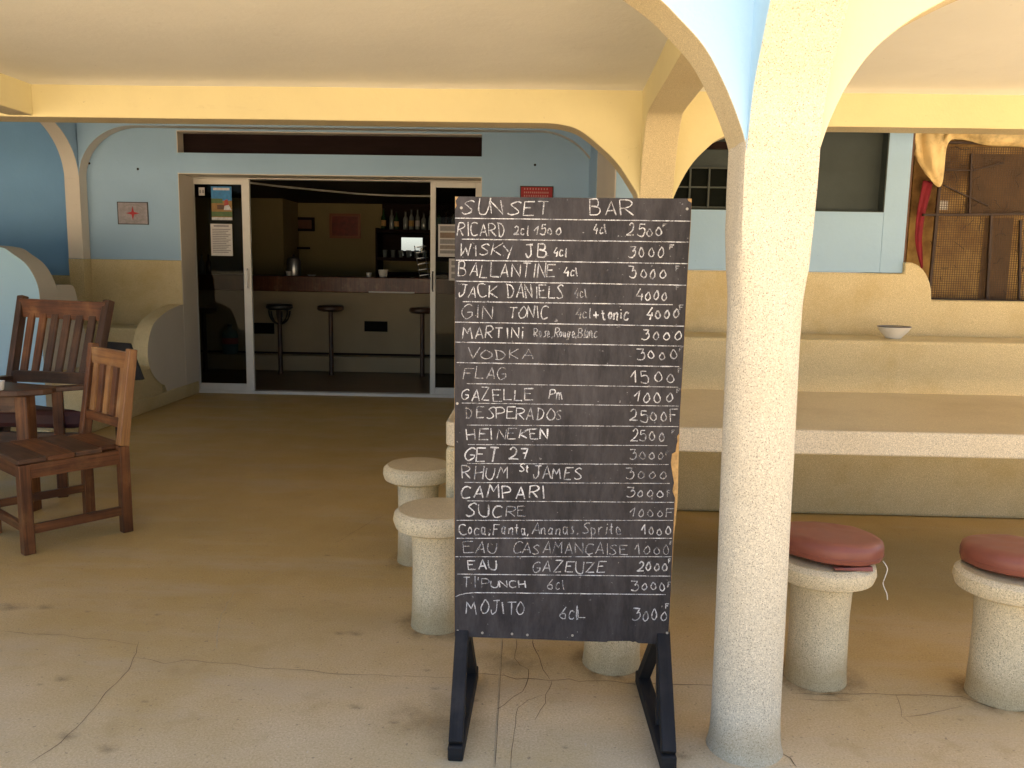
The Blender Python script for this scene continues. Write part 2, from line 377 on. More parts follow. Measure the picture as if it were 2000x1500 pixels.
def arch(name, label, p0, p1, t, R0, z0, R1, z1, zf, ztop, mats, n=14, ex=2.0, seed=0):
    """beam from p0 to p1 (plan), thickness t; quarter-round haunches of radius R0/R1 springing at z0/z1; mats: left face, right face, soffit"""
    p0 = Vector((p0[0], p0[1], 0)); p1 = Vector((p1[0], p1[1], 0)); L = (p1-p0).length; d = (p1-p0)/L; q = Vector((-d.y, d.x, 0))
    prof = []
    if isinstance(R0, list): prof += catmull(R0, 4)
    elif R0: prof += [(R0*(1-math.cos(math.pi/2*i/n)**(2/ex)), z0+(zf-z0)*math.sin(math.pi/2*i/n)**(2/ex)) for i in range(n+1)]
    else: prof.append((0, zf))
    r1 = R1[-1][0] if isinstance(R1, list) else R1
    mid = 16; a, e = prof[-1][0], L-r1
    prof += [(a+(e-a)*i/mid, zf) for i in range(1, mid)]
    if isinstance(R1, list): prof += [(L-s, z) for s, z in catmull(R1, 4)[::-1]]
    elif R1: prof += [(L-s, z) for s, z in [(R1*(1-math.cos(math.pi/2*i/n)**(2/ex)), z1+(zf-z1)*math.sin(math.pi/2*i/n)**(2/ex)) for i in range(n+1)][::-1]]
    else: prof.append((L, zf))
    prof = [(s, z+.0025*noise.noise(Vector((s*2.3, seed, 0)))) for s, z in prof]
    b = MB(); k = 0
    for s, z in prof:
        P = p0 + d*s
        for off in (t/2, -t/2):
            b.v.append((*(P+q*off).xy, z)); b.v.append((*(P+q*off).xy, ztop))
    for i in range(len(prof)-1):
        a = 4*i; c = a+4
        b.face((a, c, c+1, a+1), 0); b.face((a+2, a+3, c+3, c+2), 1); b.face((a, a+2, c+2, c), 2); b.face((a+1, c+1, c+3, a+3), 0)
    b.face((0, 1, 3, 2), 0); e = 4*(len(prof)-1); b.face((e, e+2, e+3, e+1), 0)
    o = b.build(name, mats, smooth=True)
    me = o.data
    o.data.update(); bv = o.modifiers.new('bevel', 'BEVEL'); bv.width = .006; bv.segments = 2; bv.limit_method = 'ANGLE'; bv.angle_limit = R(50)
    if label: tag(o, label, 'arch')
    return o
xl, xr = .536, .700
PL = [(-.02, 1.60), (.0, 1.655), (.012, 1.70), (.024, 1.735), (.063, 1.822), (.122, 1.921), (.195, 1.996), (.248, 2.042), (.36, 2.115), (.52, 2.185), (.72, 2.235), (.92, 2.255)]
PR = [(-.02, 1.56), (.002, 1.62), (.014, 1.675), (.036, 1.752), (.073, 1.838), (.131, 1.923), (.214, 1.993), (.31, 2.048), (.42, 2.10), (.58, 2.155), (.80, 2.20)]
PN = [(-.03, 1.58), (-.008, 1.65), (.010, 1.72), (.035, 1.818), (.09, 1.907), (.156, 2.0), (.25, 2.085), (.40, 2.165), (.60, 2.22), (.9, 2.24)]
PY = [(-.03, 1.55), (0, 1.74), (.03, 1.86), (.10, 2.02), (.18, 2.13), (.25, 2.186), (.30, 2.20)]
PBL = [(-.03, 1.5), (0, 1.7), (.010, 1.784), (.041, 1.841), (.133, 1.968), (.238, 2.065), (.356, 2.15), (.46, 2.18), (.54, 2.187)]
PBR = [(-.03, 1.5), (0, 1.7), (.009, 1.79), (.089, 1.953), (.179, 2.056), (.268, 2.124), (.42, 2.172), (.60, 2.187)]
arch('arch', 'front arch with a pale blue face springing left from the near column', (xl, CF.y), (-3.05, CF.y), .183, PL, 0, PL, 0, 2.257, 3.1, ['blue_outer', 'yellow', 'terrazzo_soffit'], seed=1)
arch('arch', 'front arch with a bright cream face springing right from the near column', (xr, CF.y), (5.4, CF.y), .183, PR, 0, PR, 0, 2.205, 3.1, ['yellow', 'pale_yellow', 'terrazzo_soffit'], seed=2)
arch('arch', 'speckled arch soffit coming toward the viewer from the top of the near column', (CF.x, CF.y-.0965), (CF.x, -1.4), .183, PN, 0, PN, 0, 2.245, 2.9, ['yellow', 'blue_outer', 'terrazzo_column'], seed=3)
arch('arch', 'short arch running back from the near column to the rear column', (CF.x, CF.y+.09), (CB.x, CB.y-.09), .19, PY, 0, PY, 0, 2.205, ZC+.02, ['yellow', 'yellow', 'terrazzo_soffit'], seed=4)
arch('arch', 'long yellow beam with a rounded corner crossing in front of the sliding doors', (CB.x-.093, CB.y), (-8, CB.y), .19, PBL, 0, 0, 0, ZF, ZC+.02, ['yellow', 'yellow', 'terrazzo_soffit'], seed=5)
arch('arch', 'yellow beam with a rounded corner crossing right of the rear column', (CB.x+.093, CB.y), (5.4, CB.y), .19, PBR, 0, 0, 0, ZF, ZC+.02, ['yellow', 'yellow', 'terrazzo_soffit'], seed=6)
arch('arch', 'yellow side beam meeting the long beam at the upper left', (-2.975, CB.y-.095), (-2.975, CF.y+.1), .15, 0, 0, [(0, 1.7), (.1, 2.0), (.3, 2.14), (.5, 2.2)], 0, ZF+.008, ZC+.02, ['yellow', 'yellow', 'terrazzo_soffit'], seed=7)
column('terrace_column', Vector((-3.15, CF.y, 0)), 'outer left column of the terrace arcade')
column('terrace_column', Vector((5.45, CF.y, 0)), 'outer right column of the terrace arcade')

# ceiling with a soft cove along the beams; unseen storey added above to keep the sun off
def ceil(name, x0, x1, y0, y1, z):
    b = MB(); n = 40; k = 0
    for j in range(n+1):
        for i in range(n+1):
            x = x0+(x1-x0)*i/n; y = y0+(y1-y0)*j/n
            e = min(x-x0, x1-x, y-y0, y1-y); cove = .018*math.exp(-max(e, 0)/.05)
            b.v.append((x, y, z - cove + .004*noise.noise(Vector((x*1.2, y*1.2, z)))))
    for j in range(n):
        for i in range(n): a = j*(n+1)+i; b.face((a, a+1, a+n+2, a+n+1))
    return struct(b.build(name, 'ceiling', smooth=True))
ceil('ceiling', -2.905, CF.x-.01, CF.y+.09, CB.y-.09, ZC)
ceil('ceiling', CF.x+.02, 5.4, CF.y+.09, CB.y-.09, ZC)
ceil('ceiling', -8, -3.095, CF.y+.09, CB.y-.09, ZC)
struct(MB().box(-8, 5.4, CB.y+.1, 9, 3.0, 3.08).build('ceiling', 'ceiling'))
up_ = MB(); up_.box(-8, 4.7, CF.y-.1, 14.2, 3.1, 4.9); tag(up_.build('shade_storey', 'white_wall'), 'unseen upper storey added over the terrace to shade it', 'building')
sw = MB(); sw.box(-8.2, -8, CF.y, 14.2, -.15, 3.1); tag(sw.build('side_wall', 'blue'), 'blue end wall closing the terrace on the far left', 'wall')

# ------------------------------------------------------------------ back wall with the sliding doors
YW, YD = 8.34, 8.70
XJ, XR_ = -3.56, at(940, 400, YW).x
XP0, XP1 = at(131, 450, YW-.15).x, at(160, 450, YW-.15).x
bw = thing('bar_wall', 'blue plastered wall with the sliding glass doors to the bar', 'wall', loc=(0, YW, 0))
ZD, ZT0, ZT1, ZP = 2.25, 2.45, 2.66, 1.395
b = MB()
XE = .62
b.box(XP0, XJ, 0, .36, ZP, 3.0); b.box(XJ, XR_, 0, .36, ZD, ZT0); b.box(XJ, XR_, 0, .36, ZT1, 3.0); b.box(XR_, XE, 0, .36, 0, 3.0)
b.build('wall_plaster', 'blue', bw)
b = MB(); b.box(XP0, XJ, -.012, .36, 0, ZP-.002); b.build('terrazzo_dado', 'terrazzo_wall', bw, bevel=.006)
b = MB(); b.box(XJ-.003, XJ+.004, -.004, .355, 0, ZD+.004); b.box(XJ+.004, XR_-.004, -.002, .355, ZD-.006, ZD+.003); b.box(XR_-.004, XR_+.003, -.003, .355, 0, ZD+.004)
b.build('door_reveal', 'cream', bw)
b = MB(); b.box(XJ-.003, XJ+.004, -.003, .2, ZT0, ZT1); b.box(XJ+.004, XR_-.004, -.003, .2, ZT1-.006, ZT1+.002); b.build('transom_reveal', 'cream', bw)
b = MB(); b.box(XJ+.004, XR_-.004, .14, .17, ZT0, ZT1-.006); b.build('transom_board', 'dark_brown', bw)
b = MB(); b.box(XP0, XP1, -.15, -.012, ZP, 2.2); b.build('pilaster', 'cream', bw, bevel=.004)
b = MB(); b.box(XP0, XP1, -.155, -.012, 0, ZP-.003); b.build('pilaster_base', 'terrazzo_wall', bw, bevel=.004)
r = arch('blind_arch', None, (XP1-.002, YW-.08), (XE+.02, YW-.08), .14, .55, 2.17, .62, 2.05, 2.68, 2.995, ['blue', 'blue', 'cream'], seed=9)
r.parent = bw; r.location = (0, -YW, 0)
a2 = arch('arch', 'blue arch with a cream underside in the dim left corner', ((XP0+XP1)/2, YW-.15), ((XP0+XP1)/2, 5.2), XP1-XP0-.002, .75, 2.17, 0, 0, 2.72, 2.995, ['blue', 'blue', 'cream'], seed=10)
lw = MB(); lw.box(-8, XP0+.2, YW+.37, 8.82, 1.22, 3.0); lw.box(-8, XP0+.2, YW+.34+.022, 8.82, 0, 1.215, 1)
tag(lw.build('recessed_wall', ['blue_deep', 'terrazzo_wall']), 'deep blue wall seen through the arch at the far left', 'wall')

# side wall at right of the door wall, right wall above the bench
YR = 5.62
sd_ = MB(); XS = at(1203, 350, YR).x
sd_.box(XS-.008, XS+.22, YR-.012, 7.3, 0, 3.0, 0); sd_.box(XS-.012, XS+.22, 7.3, YW+.3, 0, 3.0, 1)
tag(sd_.build('corner_wall', ['cream', 'blue']), 'narrow beige return wall just above the blackboard beside the yellow arch', 'wall')
X0, X1 = at(1285, 400, YR).x, at(1725, 400, YR).x
X2 = at(1771, 400, YR).x; ZR0 = at(1600, 413, YR).z; ZPR = at(1550, 530, YR).z; ZLG = .97
rw = thing('bench_wall', 'blue wall with a speckled lower half behind the stone table', 'wall', loc=(0, YR, 0))
b = MB(); b.box(XS, X0, -.02, .3, ZPR, 3.0); b.box(X0, X1, -.02, .3, ZPR, ZR0); b.box(X1, X2, -.02, .3, ZPR, 3.0); b.box(X0, X1, -.02, .3, 2.5, 3.0); b.box(X2, 5.6, -.02, .3, 2.42, 3.0)
b.build('wall_plaster', 'blue', rw, bevel=.004)
b = MB(); ZC1 = at(1830, 586, YR).z
XC0 = at(1813, 585, YR).x; ZB = at(1762, 512, YR).z
pts = [(XS, -.05, ZLG-.3), (5.6, -.05, ZLG-.3), (5.6, -.05, ZC1)] + [(X2+.02+(XC0-X2-.02)*math.sin(math.pi/2*(1-i/10))**1, -.05, ZC1+(ZB-ZC1)*math.cos(math.pi/2*(1-i/10))) for i in range(11)] + [(X2-.002, -.05, ZB), (X2-.002, -.05, ZPR-.003), (XS, -.05, ZPR-.003)]
b.prism(pts, (0, .35, 0)); b.build('speckled_dado', 'terrazzo_wall', rw, bevel=.012)
# shallow window niche, its shade painted in with the dark grey-blue
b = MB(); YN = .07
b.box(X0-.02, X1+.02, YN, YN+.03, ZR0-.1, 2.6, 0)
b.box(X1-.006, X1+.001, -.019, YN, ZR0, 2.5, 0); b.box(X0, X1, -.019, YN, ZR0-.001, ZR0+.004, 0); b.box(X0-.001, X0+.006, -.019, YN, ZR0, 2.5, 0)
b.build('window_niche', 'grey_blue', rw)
def nx(px): return at(px, 360, YR+YN-.02).x
def nz(py): return at(1380, py, YR+YN-.02).z
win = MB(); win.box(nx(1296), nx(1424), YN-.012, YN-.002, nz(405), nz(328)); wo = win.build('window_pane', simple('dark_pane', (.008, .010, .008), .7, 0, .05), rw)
b = MB()
for px in (1310, 1347, 1384, 1422): b.box(nx(px)-.006, nx(px)+.006, YN-.035, YN-.016, nz(405), nz(328))
for py in (405, 366, 328): b.box(nx(1296), nx(1424), YN-.032, YN-.0165, nz(py)-.005, nz(py)+.005)
b.build('window_bars', simple('grey_bars', (.05, .06, .05), .6), wo)
b = MB(); b.box(nx(1296), nx(1440), YN-.03, YN-.001, nz(291), nz(277)); b.build('lintel_gap', 'dark_brown', rw)

for px, py in ((269, 330), (1045, 322), (174, 319)):
    q = at(px, py, YW-.003); MB().lathe([(0, 0), (.012, 0), (.010, .003), (0, .004)], n=10).build('wall_plug', 'dark_brown', bw).matrix_local = Matrix.Translation((q.x, 0, q.z)) @ Matrix.Rotation(R(90), 4, 'X')
# ------------------------------------------------------------------ sliding doors
def slider(name, label, x0, x1, y, hside, zt=2.235):
    t = thing(name, label, 'door', loc=(x0, y, 0)); w_ = x1-x0; fw = .055
    b = MB(); b.box(0, fw, -.02, .02, .03, zt); b.box(w_-fw*1.5, w_, -.02, .02, .03, zt); b.box(fw, w_-fw*1.5, -.019, .019, zt-fw, zt); b.box(fw, w_-fw*1.5, -.019, .019, .03, .03+fw*1.3)
    b.build('door_frame', 'alu', t, bevel=.004)
    b = MB(); b.box(fw-.01, w_-fw*1.5+.01, -.003, .003, .06, zt-.02); b.build('glass_pane', 'pane', t)
    hx = w_-fw*.7 if hside > 0 else fw*.5
    b = MB(); b.tube([(hx, -.02, 1.12), (hx, -.055, 1.14), (hx, -.055, 1.30), (hx, -.02, 1.32)], .007); b.build('handle', 'metal' if hside > 0 else 'dark_metal', t, smooth=True)
    return t
XD0, XD1 = at(378, 600, YD).x, at(494, 600, YD).x
XD2 = at(840.5, 600, YD).x
slider('sliding_door', 'white framed sliding glass door with posters on the left of the opening', XD0, XD1, YD, 1)
sr = slider('sliding_door', 'white framed sliding glass door at the right, half hidden by the blackboard', XD2, XR_, YD, -1)
b = MB(); b.box(XJ+.004, XR_-.004, YD-.05, YD+.05, -.002, .03); b.box(XJ+.004, XR_-.004, YD-.05, YD+.06, 2.236, 2.246); b.box(XJ+.004, XD0-.002, YD-.03, YD+.03, .03, 2.236)
tag(b.build('door_track', 'alu'), 'white aluminium track and jamb framing the open doorway', 'door frame')

# papers on the glass
def sheet(name, px0, py0, px1, py1, Y, label, cat, paint, bg='paper', th=.002):
    a = at(px0, py0, Y); c = at(px1, py1, Y); W, H = c.x-a.x, a.z-c.z
    t = thing(name, label, cat, loc=(a.x, Y, c.z))
    MB().box(0, W, -th, 0, 0, H).build('backing', bg, t)
    for i, (x0, y0, x1, y1, mm) in enumerate(paint):
        MB().box(x0*W, x1*W, -th-.0006-.00025*i, -th-.0002*i+.0001, (1-y1)*H, (1-y0)*H).build('printed_area', mm, t)
    return t, W, H
YG = YD-.022
col = lambda n, c: simple(n, c, .5, var=.35, vs=25)
pb, pg, po, pr, pw = col('sky_blue_print', (.02, .22, .52)), col('green_print', (.07, .14, .03)), col('ochre_print', (.32, .17, .03)), col('red_figure_print', (.4, .04, .02)), col('white_print', (.6, .6, .62))
t, W, H = sheet('poster', 412, 364, 454, 430, YG, 'small tourist poster of a green field under blue sky on the door glass', 'poster',
    [(0, 0, 1, .42, pb), (0, .42, 1, .92, po), (.0, .36, .55, .5, pg), (.1, .04, .9, .11, pw), (0, .75, 1, .9, pg), (0, .92, 1, 1, pw), (.28, .55, .75, .68, col('brown_print', (.12, .05, .01)))])
b = MB(); y = -.0052
b.prism([(W*.60, y, H*.30), (W*.98, y, H*.30), (W*.80, y, H*.52), (W*.70, y, H*.6)], (0, -.0005, 0)); b.build('white_dress_print', pw, t)
b = MB(); b.prism([(W*.62, y-.001, H*.42), (W*.86, y-.001, H*.46), (W*.80, y-.001, H*.62), (W*.66, y-.001, H*.6)], (0, -.0005, 0)); b.build('red_figure_print', pr, t)
lines = [(.15, .04, .85, .09, 'ink')] + [(.08, .16+.055*i, .92-.1*(i % 3), .185+.055*i, 'ink') for i in range(14)]
sheet('notice', 411, 437, 455, 500, YG, 'white printed notice sheet taped below the tourist poster', 'notice', lines)
sheet('card_sticker', 388, 366, 400, 382, YG, 'tiny white card sticker in the top corner of the door glass', 'sticker', [(.1, .3, .4, .7, 'ink'), (.6, .3, .9, .7, 'ink')])
sheet('photo_sheet', 856, 438, 900, 502, YG, 'sheet of small beach photographs on the right door glass', 'poster',
    [(.08, .05, 1, .2, 'ink'), (.08, .25, 1, .42, col('beach_print', (.25, .17, .12))), (.08, .46, 1, .6, 'ink'), (.08, .64, 1, .76, col('sand_print', (.3, .25, .22))), (.08, .8, 1, .9, 'ink')])
sheet('notice', 877, 505, 900, 548, YG, 'narrow grey notice at the edge of the blackboard on the door glass', 'notice', [(.2, .1, .9, .3, 'ink'), (.2, .4, .9, .6, 'ink'), (.2, .7, .9, .9, 'ink')])

# wall signs
tin = simple('worn_grey_tin', (.34, .31, .34), .5, var=.35, vs=18)
YS = YW-.004
t, W, H = sheet('enamel_sign', 229, 394, 291, 439, YS, 'worn grey metal sign with a red cross compass on the blue wall', 'sign', [(.0, .0, 1, .035, 'dark_metal'), (0, .965, 1, 1, 'dark_metal'), (0, 0, .025, 1, 'dark_metal'), (.975, 0, 1, 1, 'dark_metal')], bg=tin, th=.006)
b = MB(); cx, cz, y = W*.5, H*.5, -.009
for k in range(4):
    a = k*math.pi/2; L_ = H*.3 if k % 2 else W*.22; d = Vector((math.cos(a), 0, math.sin(a))); q = Vector((-d.z, 0, d.x)); c0 = Vector((cx, y, cz))
    b.prism([c0+q*.016, c0+d*L_, c0-q*.016], (0, -.0012-.0003*k, 0))
b.build('red_cross', 'red', t)
b = MB()
for sgn in (1, -1):
    for i in range(14):
        a = math.pi/2*sgn + (i-6.5)*.13
        p = Vector((cx+math.cos(a)*W*.42, y, cz+math.sin(a)*H*.38)); b.box(p.x-.006, p.x+.006, y-.001, y, p.z-.007, p.z+.006)
b.build('curved_lettering', 'ink', t)['kind'] = 'stuff'
t, W, H = sheet('red_sign', 1016, 363, 1080, 402, YS, 'small dark red sign on the wall above the top edge of the blackboard', 'sign', [(.0, .0, 1, .05, 'dark_metal'), (0, 0, .03, 1, 'dark_metal'), (.97, 0, 1, 1, 'dark_metal')], bg='red', th=.006)
b = MB()
for row, (n_, zz) in enumerate(((9, .8), (13, .62), (11, .45))):
    for i in range(n_):
        xx = W*(.12+.76*i/n_); b.box(xx, xx+W*.035, -.0092, -.0085, H*zz, H*(zz+.09))
b.build('lettering', simple('pale_red_print', (.55, .25, .22), .6), t)

# ------------------------------------------------------------------ bar room
YB = 10.85; YBB = 13.0
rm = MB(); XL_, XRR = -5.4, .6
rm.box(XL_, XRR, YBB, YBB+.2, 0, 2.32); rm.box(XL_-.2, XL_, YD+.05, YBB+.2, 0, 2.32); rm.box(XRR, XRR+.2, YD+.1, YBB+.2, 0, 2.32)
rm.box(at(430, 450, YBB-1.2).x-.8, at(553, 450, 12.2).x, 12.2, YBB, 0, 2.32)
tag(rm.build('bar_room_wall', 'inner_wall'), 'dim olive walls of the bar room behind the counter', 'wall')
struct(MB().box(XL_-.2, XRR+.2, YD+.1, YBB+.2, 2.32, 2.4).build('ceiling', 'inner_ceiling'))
b = MB()
pts = [at(470, 362, 9.6), at(560, 372, 10.2), at(700, 380, 11), at(770, 381, 11.2), at(845, 376, 11.2)]
b.tube([(p.x, p.y, 2.3) for p in pts], .012); tag(b.build('ceiling_cable', 'alu'), 'pale cable running along the dark bar room ceiling', 'cable')
bc = thing('bar_counter', 'long bar counter with a dark red wood top and cream front', 'bar counter', loc=(0, YB, 0))
zt, zb = at(700, 541, YB).z, at(700, 571, YB).z
MB().box(XL_, XRR, -.12, .5, zb, zt).build('counter_top', 'bar_wood', bc, bevel=.01)
MB().box(XL_, XRR, 0, .3, .2, zb-.003).build('counter_front', 'bar_front', bc)
MB().box(XL_, XRR, -.22, 0, 0, .2).build('foot_step', 'bar_front', bc, bevel=.01)
MB().box(XL_, XRR, -.012, -.001, .201, .225).build('skirting', 'dark_brown', bc)
for px0, px1, py0, py1 in ((480, 536, 630, 652), (712, 757, 627, 648)):
    a, c = at(px0, py0, YB), at(px1, py1, YB); MB().box(a.x, c.x, -.012, .0, c.z, a.z).build('vent', 'vent_black', bc)
a, c = at(724, 567, YB), at(812, 571, YB); MB().box(a.x, c.x, -.135, -.121, c.z-.01, a.z-.01).build('edge_strip', 'alu', bc)

def barstool(label, px, ytop, ringd, rr=.165):
    s = atz(px, 733, 0); Y = YB-.55; X = at(px, 620, Y).x; zt = at(px, ytop, Y).z
    t = thing('bar_stool', label, 'bar stool', 'stools at the bar', loc=(X, Y, 0))
    MB().lathe([(0, 0), (.03, 0), (.032, .02), (.028, .03), (.028, zt-.06)], n=20).build('pole', 'wood_dark', t, smooth=True)
    MB().lathe([(0, zt-.07), (rr*.8, zt-.07), (rr, zt-.045), (rr, zt-.015), (rr*.9, zt), (0, zt+.003)], n=28).build('seat', 'wood_dark' if not ringd else 'black_seat', t, smooth=True)
    if ringd:
        b = MB()
        for s_ in range(3):
            a = s_*math.pi/3; pts = [(math.cos(a)*rr*.8*math.cos(u), math.sin(a)*rr*.8*math.cos(u), zt-.08-.17*abs(math.sin(u))) for u in [math.pi*i/14 for i in range(15)]]
            b.tube(pts, .011, 6)
        b.build('seat_bracket', 'dark_metal', t, smooth=True)
    return t
barstool('leftmost bar stool, dim behind the left door glass', 398, 601, False)
barstool('bar stool with a curved bracket under its black seat', 546, 594, True)
barstool('plain bar stool in the middle of the open doorway', 646, 597, False)
barstool('bar stool with a reddish seat beside the right door frame', 825, 601, False)

jx = at(450, 685, YB-.12)
j = MB(); j.lathe([(0, 0), (.09, 0), (.1, .015), (.1, .10), (.094, .11), (.1, .12), (.1, .24), (.085, .29), (.03, .335), (.028, .36), (0, .36)], n=28)
jt = thing('water_jug', 'large plastic water jug standing on the bar step behind the door glass', 'jug', loc=(jx.x, YB-.12, .2)); j.build('bottle_body', 'jug', jt, smooth=True)
MB().lathe([(.101, .13), (.1015, .13), (.1015, .21), (.101, .21)], n=28).build('bottle_label', simple('pink_label', (.4, .12, .12), .6), jt, smooth=True)
MB().lathe([(.03, .355), (.032, .356), (.032, .385), (0, .387)], n=16).build('bottle_cap', 'navy', jt, smooth=True)

def bottle(x, y, z, h, r, mat, label, group, cap='dark_metal'):
    b = MB(); b.lathe([(0, 0), (r*.9, 0), (r, h*.03), (r, h*.55), (r*.85, h*.63), (r*.38, h*.74), (r*.34, h*.95), (0, h*.95)], n=14)
    o = thing('bottle', label, 'bottle', group, loc=(x, y, z)); b.build('bottle_body', mat, o, smooth=True)
    MB().lathe([(r*.37, h*.94), (r*.38, h*.94), (r*.38, h), (0, h)], n=10).build('bottle_cap', cap, o, smooth=True)
    if rnd.random() < .7: MB().lathe([(r*1.01, h*.18), (r*1.02, h*.18), (r*1.02, h*.45), (r*1.01, h*.45)], n=14).build('bottle_label', rnd.choice(['paper', 'red', 'raw_ply']), o, smooth=True)
# back shelves
sh = thing('back_bar_shelf', 'dark open shelf unit with bottles behind the bar', 'shelf', loc=(0, 12.6, 0))
sx0, sx1 = at(738, 450, 12.6).x, XRR-.01
zs1, zs2, zs3 = at(790, 449, 12.6).z, at(790, 503, 12.6).z, at(790, 532, 12.6).z
for zz in (zs1, zs2, zs3): MB().box(sx0, sx1, -.1, .38, zz-.05, zz).build('shelf_board', 'dark_brown', sh)
MB().box(sx0-.02, sx0+.01, -.1, .38, .3, zs1+.02).build('side_panel', 'dark_brown', sh)
MB().box(sx0, sx1, .36, .39, zs2, zs1+.45).build('back_panel', 'dark_brown', sh)
a, c = at(785, 464, 12.9), at(826, 500, 12.9)
t = thing('bar_mirror', 'small mirror between the shelves catching daylight', 'mirror', loc=(a.x, 12.85, c.z)); MB().box(0, c.x-a.x, 0, .02, 0, a.z-c.z).build('mirror_glass', 'mirror', t)
MB().box(-.015, c.x-a.x+.015, .021, .04, -.015, a.z-c.z+.015).build('mirror_frame', 'dark_brown', t)
x = sx0+.06; k = 0
ORD = 'first second third fourth fifth sixth seventh eighth ninth tenth eleventh twelfth thirteenth fourteenth fifteenth sixteenth'.split()
while x < sx1-.1 and k < 16:
    mt = rnd.choice(['glass_green', 'glass_brown', 'glass_clear', 'glass_clear'])
    bottle(x, 12.6+rnd.uniform(0, .15), zs1, rnd.uniform(.26, .34), rnd.uniform(.033, .043), mt, {'glass_green': 'dark green', 'glass_brown': 'brown', 'glass_clear': 'pale glass'}[mt]+' liquor bottle, '+ORD[k]+' from the left on the top shelf', 'bottles on the top shelf'); x += rnd.uniform(.085, .13); k += 1
for i in range(7):
    x = sx0+.1+i*.12
    o = MB().lathe([(0, 0), (.028, 0), (.03, .005), (.038, .11), (.036, .11), (.027, .008), (0, .008)], n=14).build('drinking_glass', 'glass_clear', smooth=True, loc=(x, 12.62+rnd.uniform(-.02, .04), zs2+.0)); tag(o, 'small drinking glass, '+ORD[i]+' from the left on the lower back bar shelf', 'glass', 'glasses on the lower shelf')
# things on the counter
cz = zt
o = thing('coffee_urn', 'cylindrical steel coffee urn standing on the bar counter', 'urn', loc=(at(572, 530, YB+.1).x, YB+.15, cz))
MB().lathe([(0, 0), (.085, 0), (.088, .01), (.088, .20), (.07, .235), (0, .25)], n=24).build('urn_body', 'metal', o, smooth=True); MB().lathe([(0, .25), (.015, .25), (.018, .27), (0, .285)], n=12).build('lid_knob', 'dark_metal', o, smooth=True)
def cup(px, label, r=.038, h=.06, m_='white'):
    o = MB().lathe([(0, 0), (r*.6, 0), (r*.7, .005), (r, h), (r*.92, h), (r*.62, .01), (0, .01)], n=18).build('cup', m_, smooth=True, loc=(at(px, 535, YB).x, YB+.02, cz)); tag(o, label, 'cup')
cup(563, 'white cup on the counter in front of the coffee urn'); cup(608, 'low saucer on the counter right of the urn', .06, .02); cup(720, 'small white cup on the right half of the counter'); cup(748, 'rounded white pot on the counter near the shelves', .07, .10)
o = thing('dish_rack', 'wire rack of dishes on the counter near the right door frame', 'rack', loc=(at(800, 530, YB+.1).x, YB+.2, cz)); b = MB()
for i in range(9): xx = -.3+i*.075; b.tube([(xx, -.12, .01), (xx, -.12, .13), (xx, .12, .13), (xx, .12, .01)], .005, 5)
b.tube([(-.32, -.12, .012), (.32, -.12, .012)], .006, 5); b.tube([(-.32, -.12, .13), (.32, -.12, .13)], .005, 5); b.build('wire_frame', 'metal', o)
for i in range(4):
    MB().lathe([(0, -.006), (.08, -.004), (.085, .004), (0, .006)], n=18).build('plate', 'white', o, smooth=True); pl = o.children[-1]; pl.rotation_euler = (0, R(80), 0); pl.location = (-.22+i*.11, 0, .1)
bx = at(398, 520, YB+.1).x
for i, px in enumerate((395, 408)): bottle(at(px, 535, YB+.1).x, YB+.1, cz, .26, .035, ['glass_clear', 'glass_brown'][i], ['clear bottle on the counter behind the left door glass', 'brown bottle beside the clear one behind the left door glass'][i], None)
# pictures
def picture(px0, py0, px1, py1, label, fm, im):
    Y = YBB-.01; a, c = at(px0, py0, Y), at(px1, py1, Y); W, H = c.x-a.x, a.z-c.z
    t = thing('framed_picture', label, 'picture', loc=(a.x, Y, c.z)); fw = .04
    b = MB(); b.box(0, W, -.03, 0, 0, fw); b.box(0, W, -.03, 0, H-fw, H); b.box(0, fw, -.031, -.001, fw, H-fw); b.box(W-fw, W, -.031, -.001, fw, H-fw); b.build('picture_frame', fm, t)
    MB().box(fw, W-fw, -.012, 0, fw, H-fw).build('picture_print', im, t)
picture(567, 424, 615, 452, 'plain brown plaque on the wall behind the bar', 'dark_brown', simple('brown_plaque', (.16, .06, .03), .5))
picture(644, 417, 705, 466, 'framed red picture on the wall behind the bar', simple('orange_frame', (.30, .10, .04), .5), simple('red_picture', (.28, .04, .02), .4, var=.6))
a = at(565, 486, 12.9); MB_ = MB().box(0, .3, -.1, 0, 0, .03).build('wall_shelf', 'dark_brown', loc=(a.x, 12.99, a.z)); tag(MB_, 'narrow dark ledge fixed low on the bar room wall', 'shelf')

# ------------------------------------------------------------------ built-in seat and partitions at the left
XA = XJ
def P(px, py): q = atx(px, py, XA); return (XA, q.y, q.z)
arm = thing('built_in_seat', 'built-in terrazzo seat with a bulging cream arm left of the doors', 'bench', loc=(0, 0, 0))
curve = catmull([(345, 598), (322, 611), (300, 633), (290, 665), (289, 700), (297, 728), (312, 747), (322, 752)], 4)
pts = [P(*c) for c in curve]; tip = pts[0]; YJ2 = YD-.06
pl_ = [(XA, YW-.05, tip[2]+.0)] if False else []
poly = pts + [(XA, pts[-1][1]+.05, .12), (XA, YJ2, .12), (XA, YJ2, tip[2]+.02), (XA, YW, tip[2]+.012)]
b = MB(); b.prism([(x-.0, y, z) for x, y, z in poly], (-.14, 0, 0), 0, 1, 1); b.build('seat_arm', ['cream', 'terrazzo_wall'], arm, smooth=True)
b = MB(); b.box(XP1, XA-.19, 7.85, YW-.013, 0, .74); b.box(XP1, XA-.01, 6.9, 7.84, 0, .42); b.build('seat_block', 'terrazzo_wall', arm, bevel=.03)
b = MB(); b.box(XA-.2, XA+.012, 5.9, YJ2, 0, .13); b.build('plinth', 'terrazzo_wall', arm, bevel=.01)
YPt = 6.8
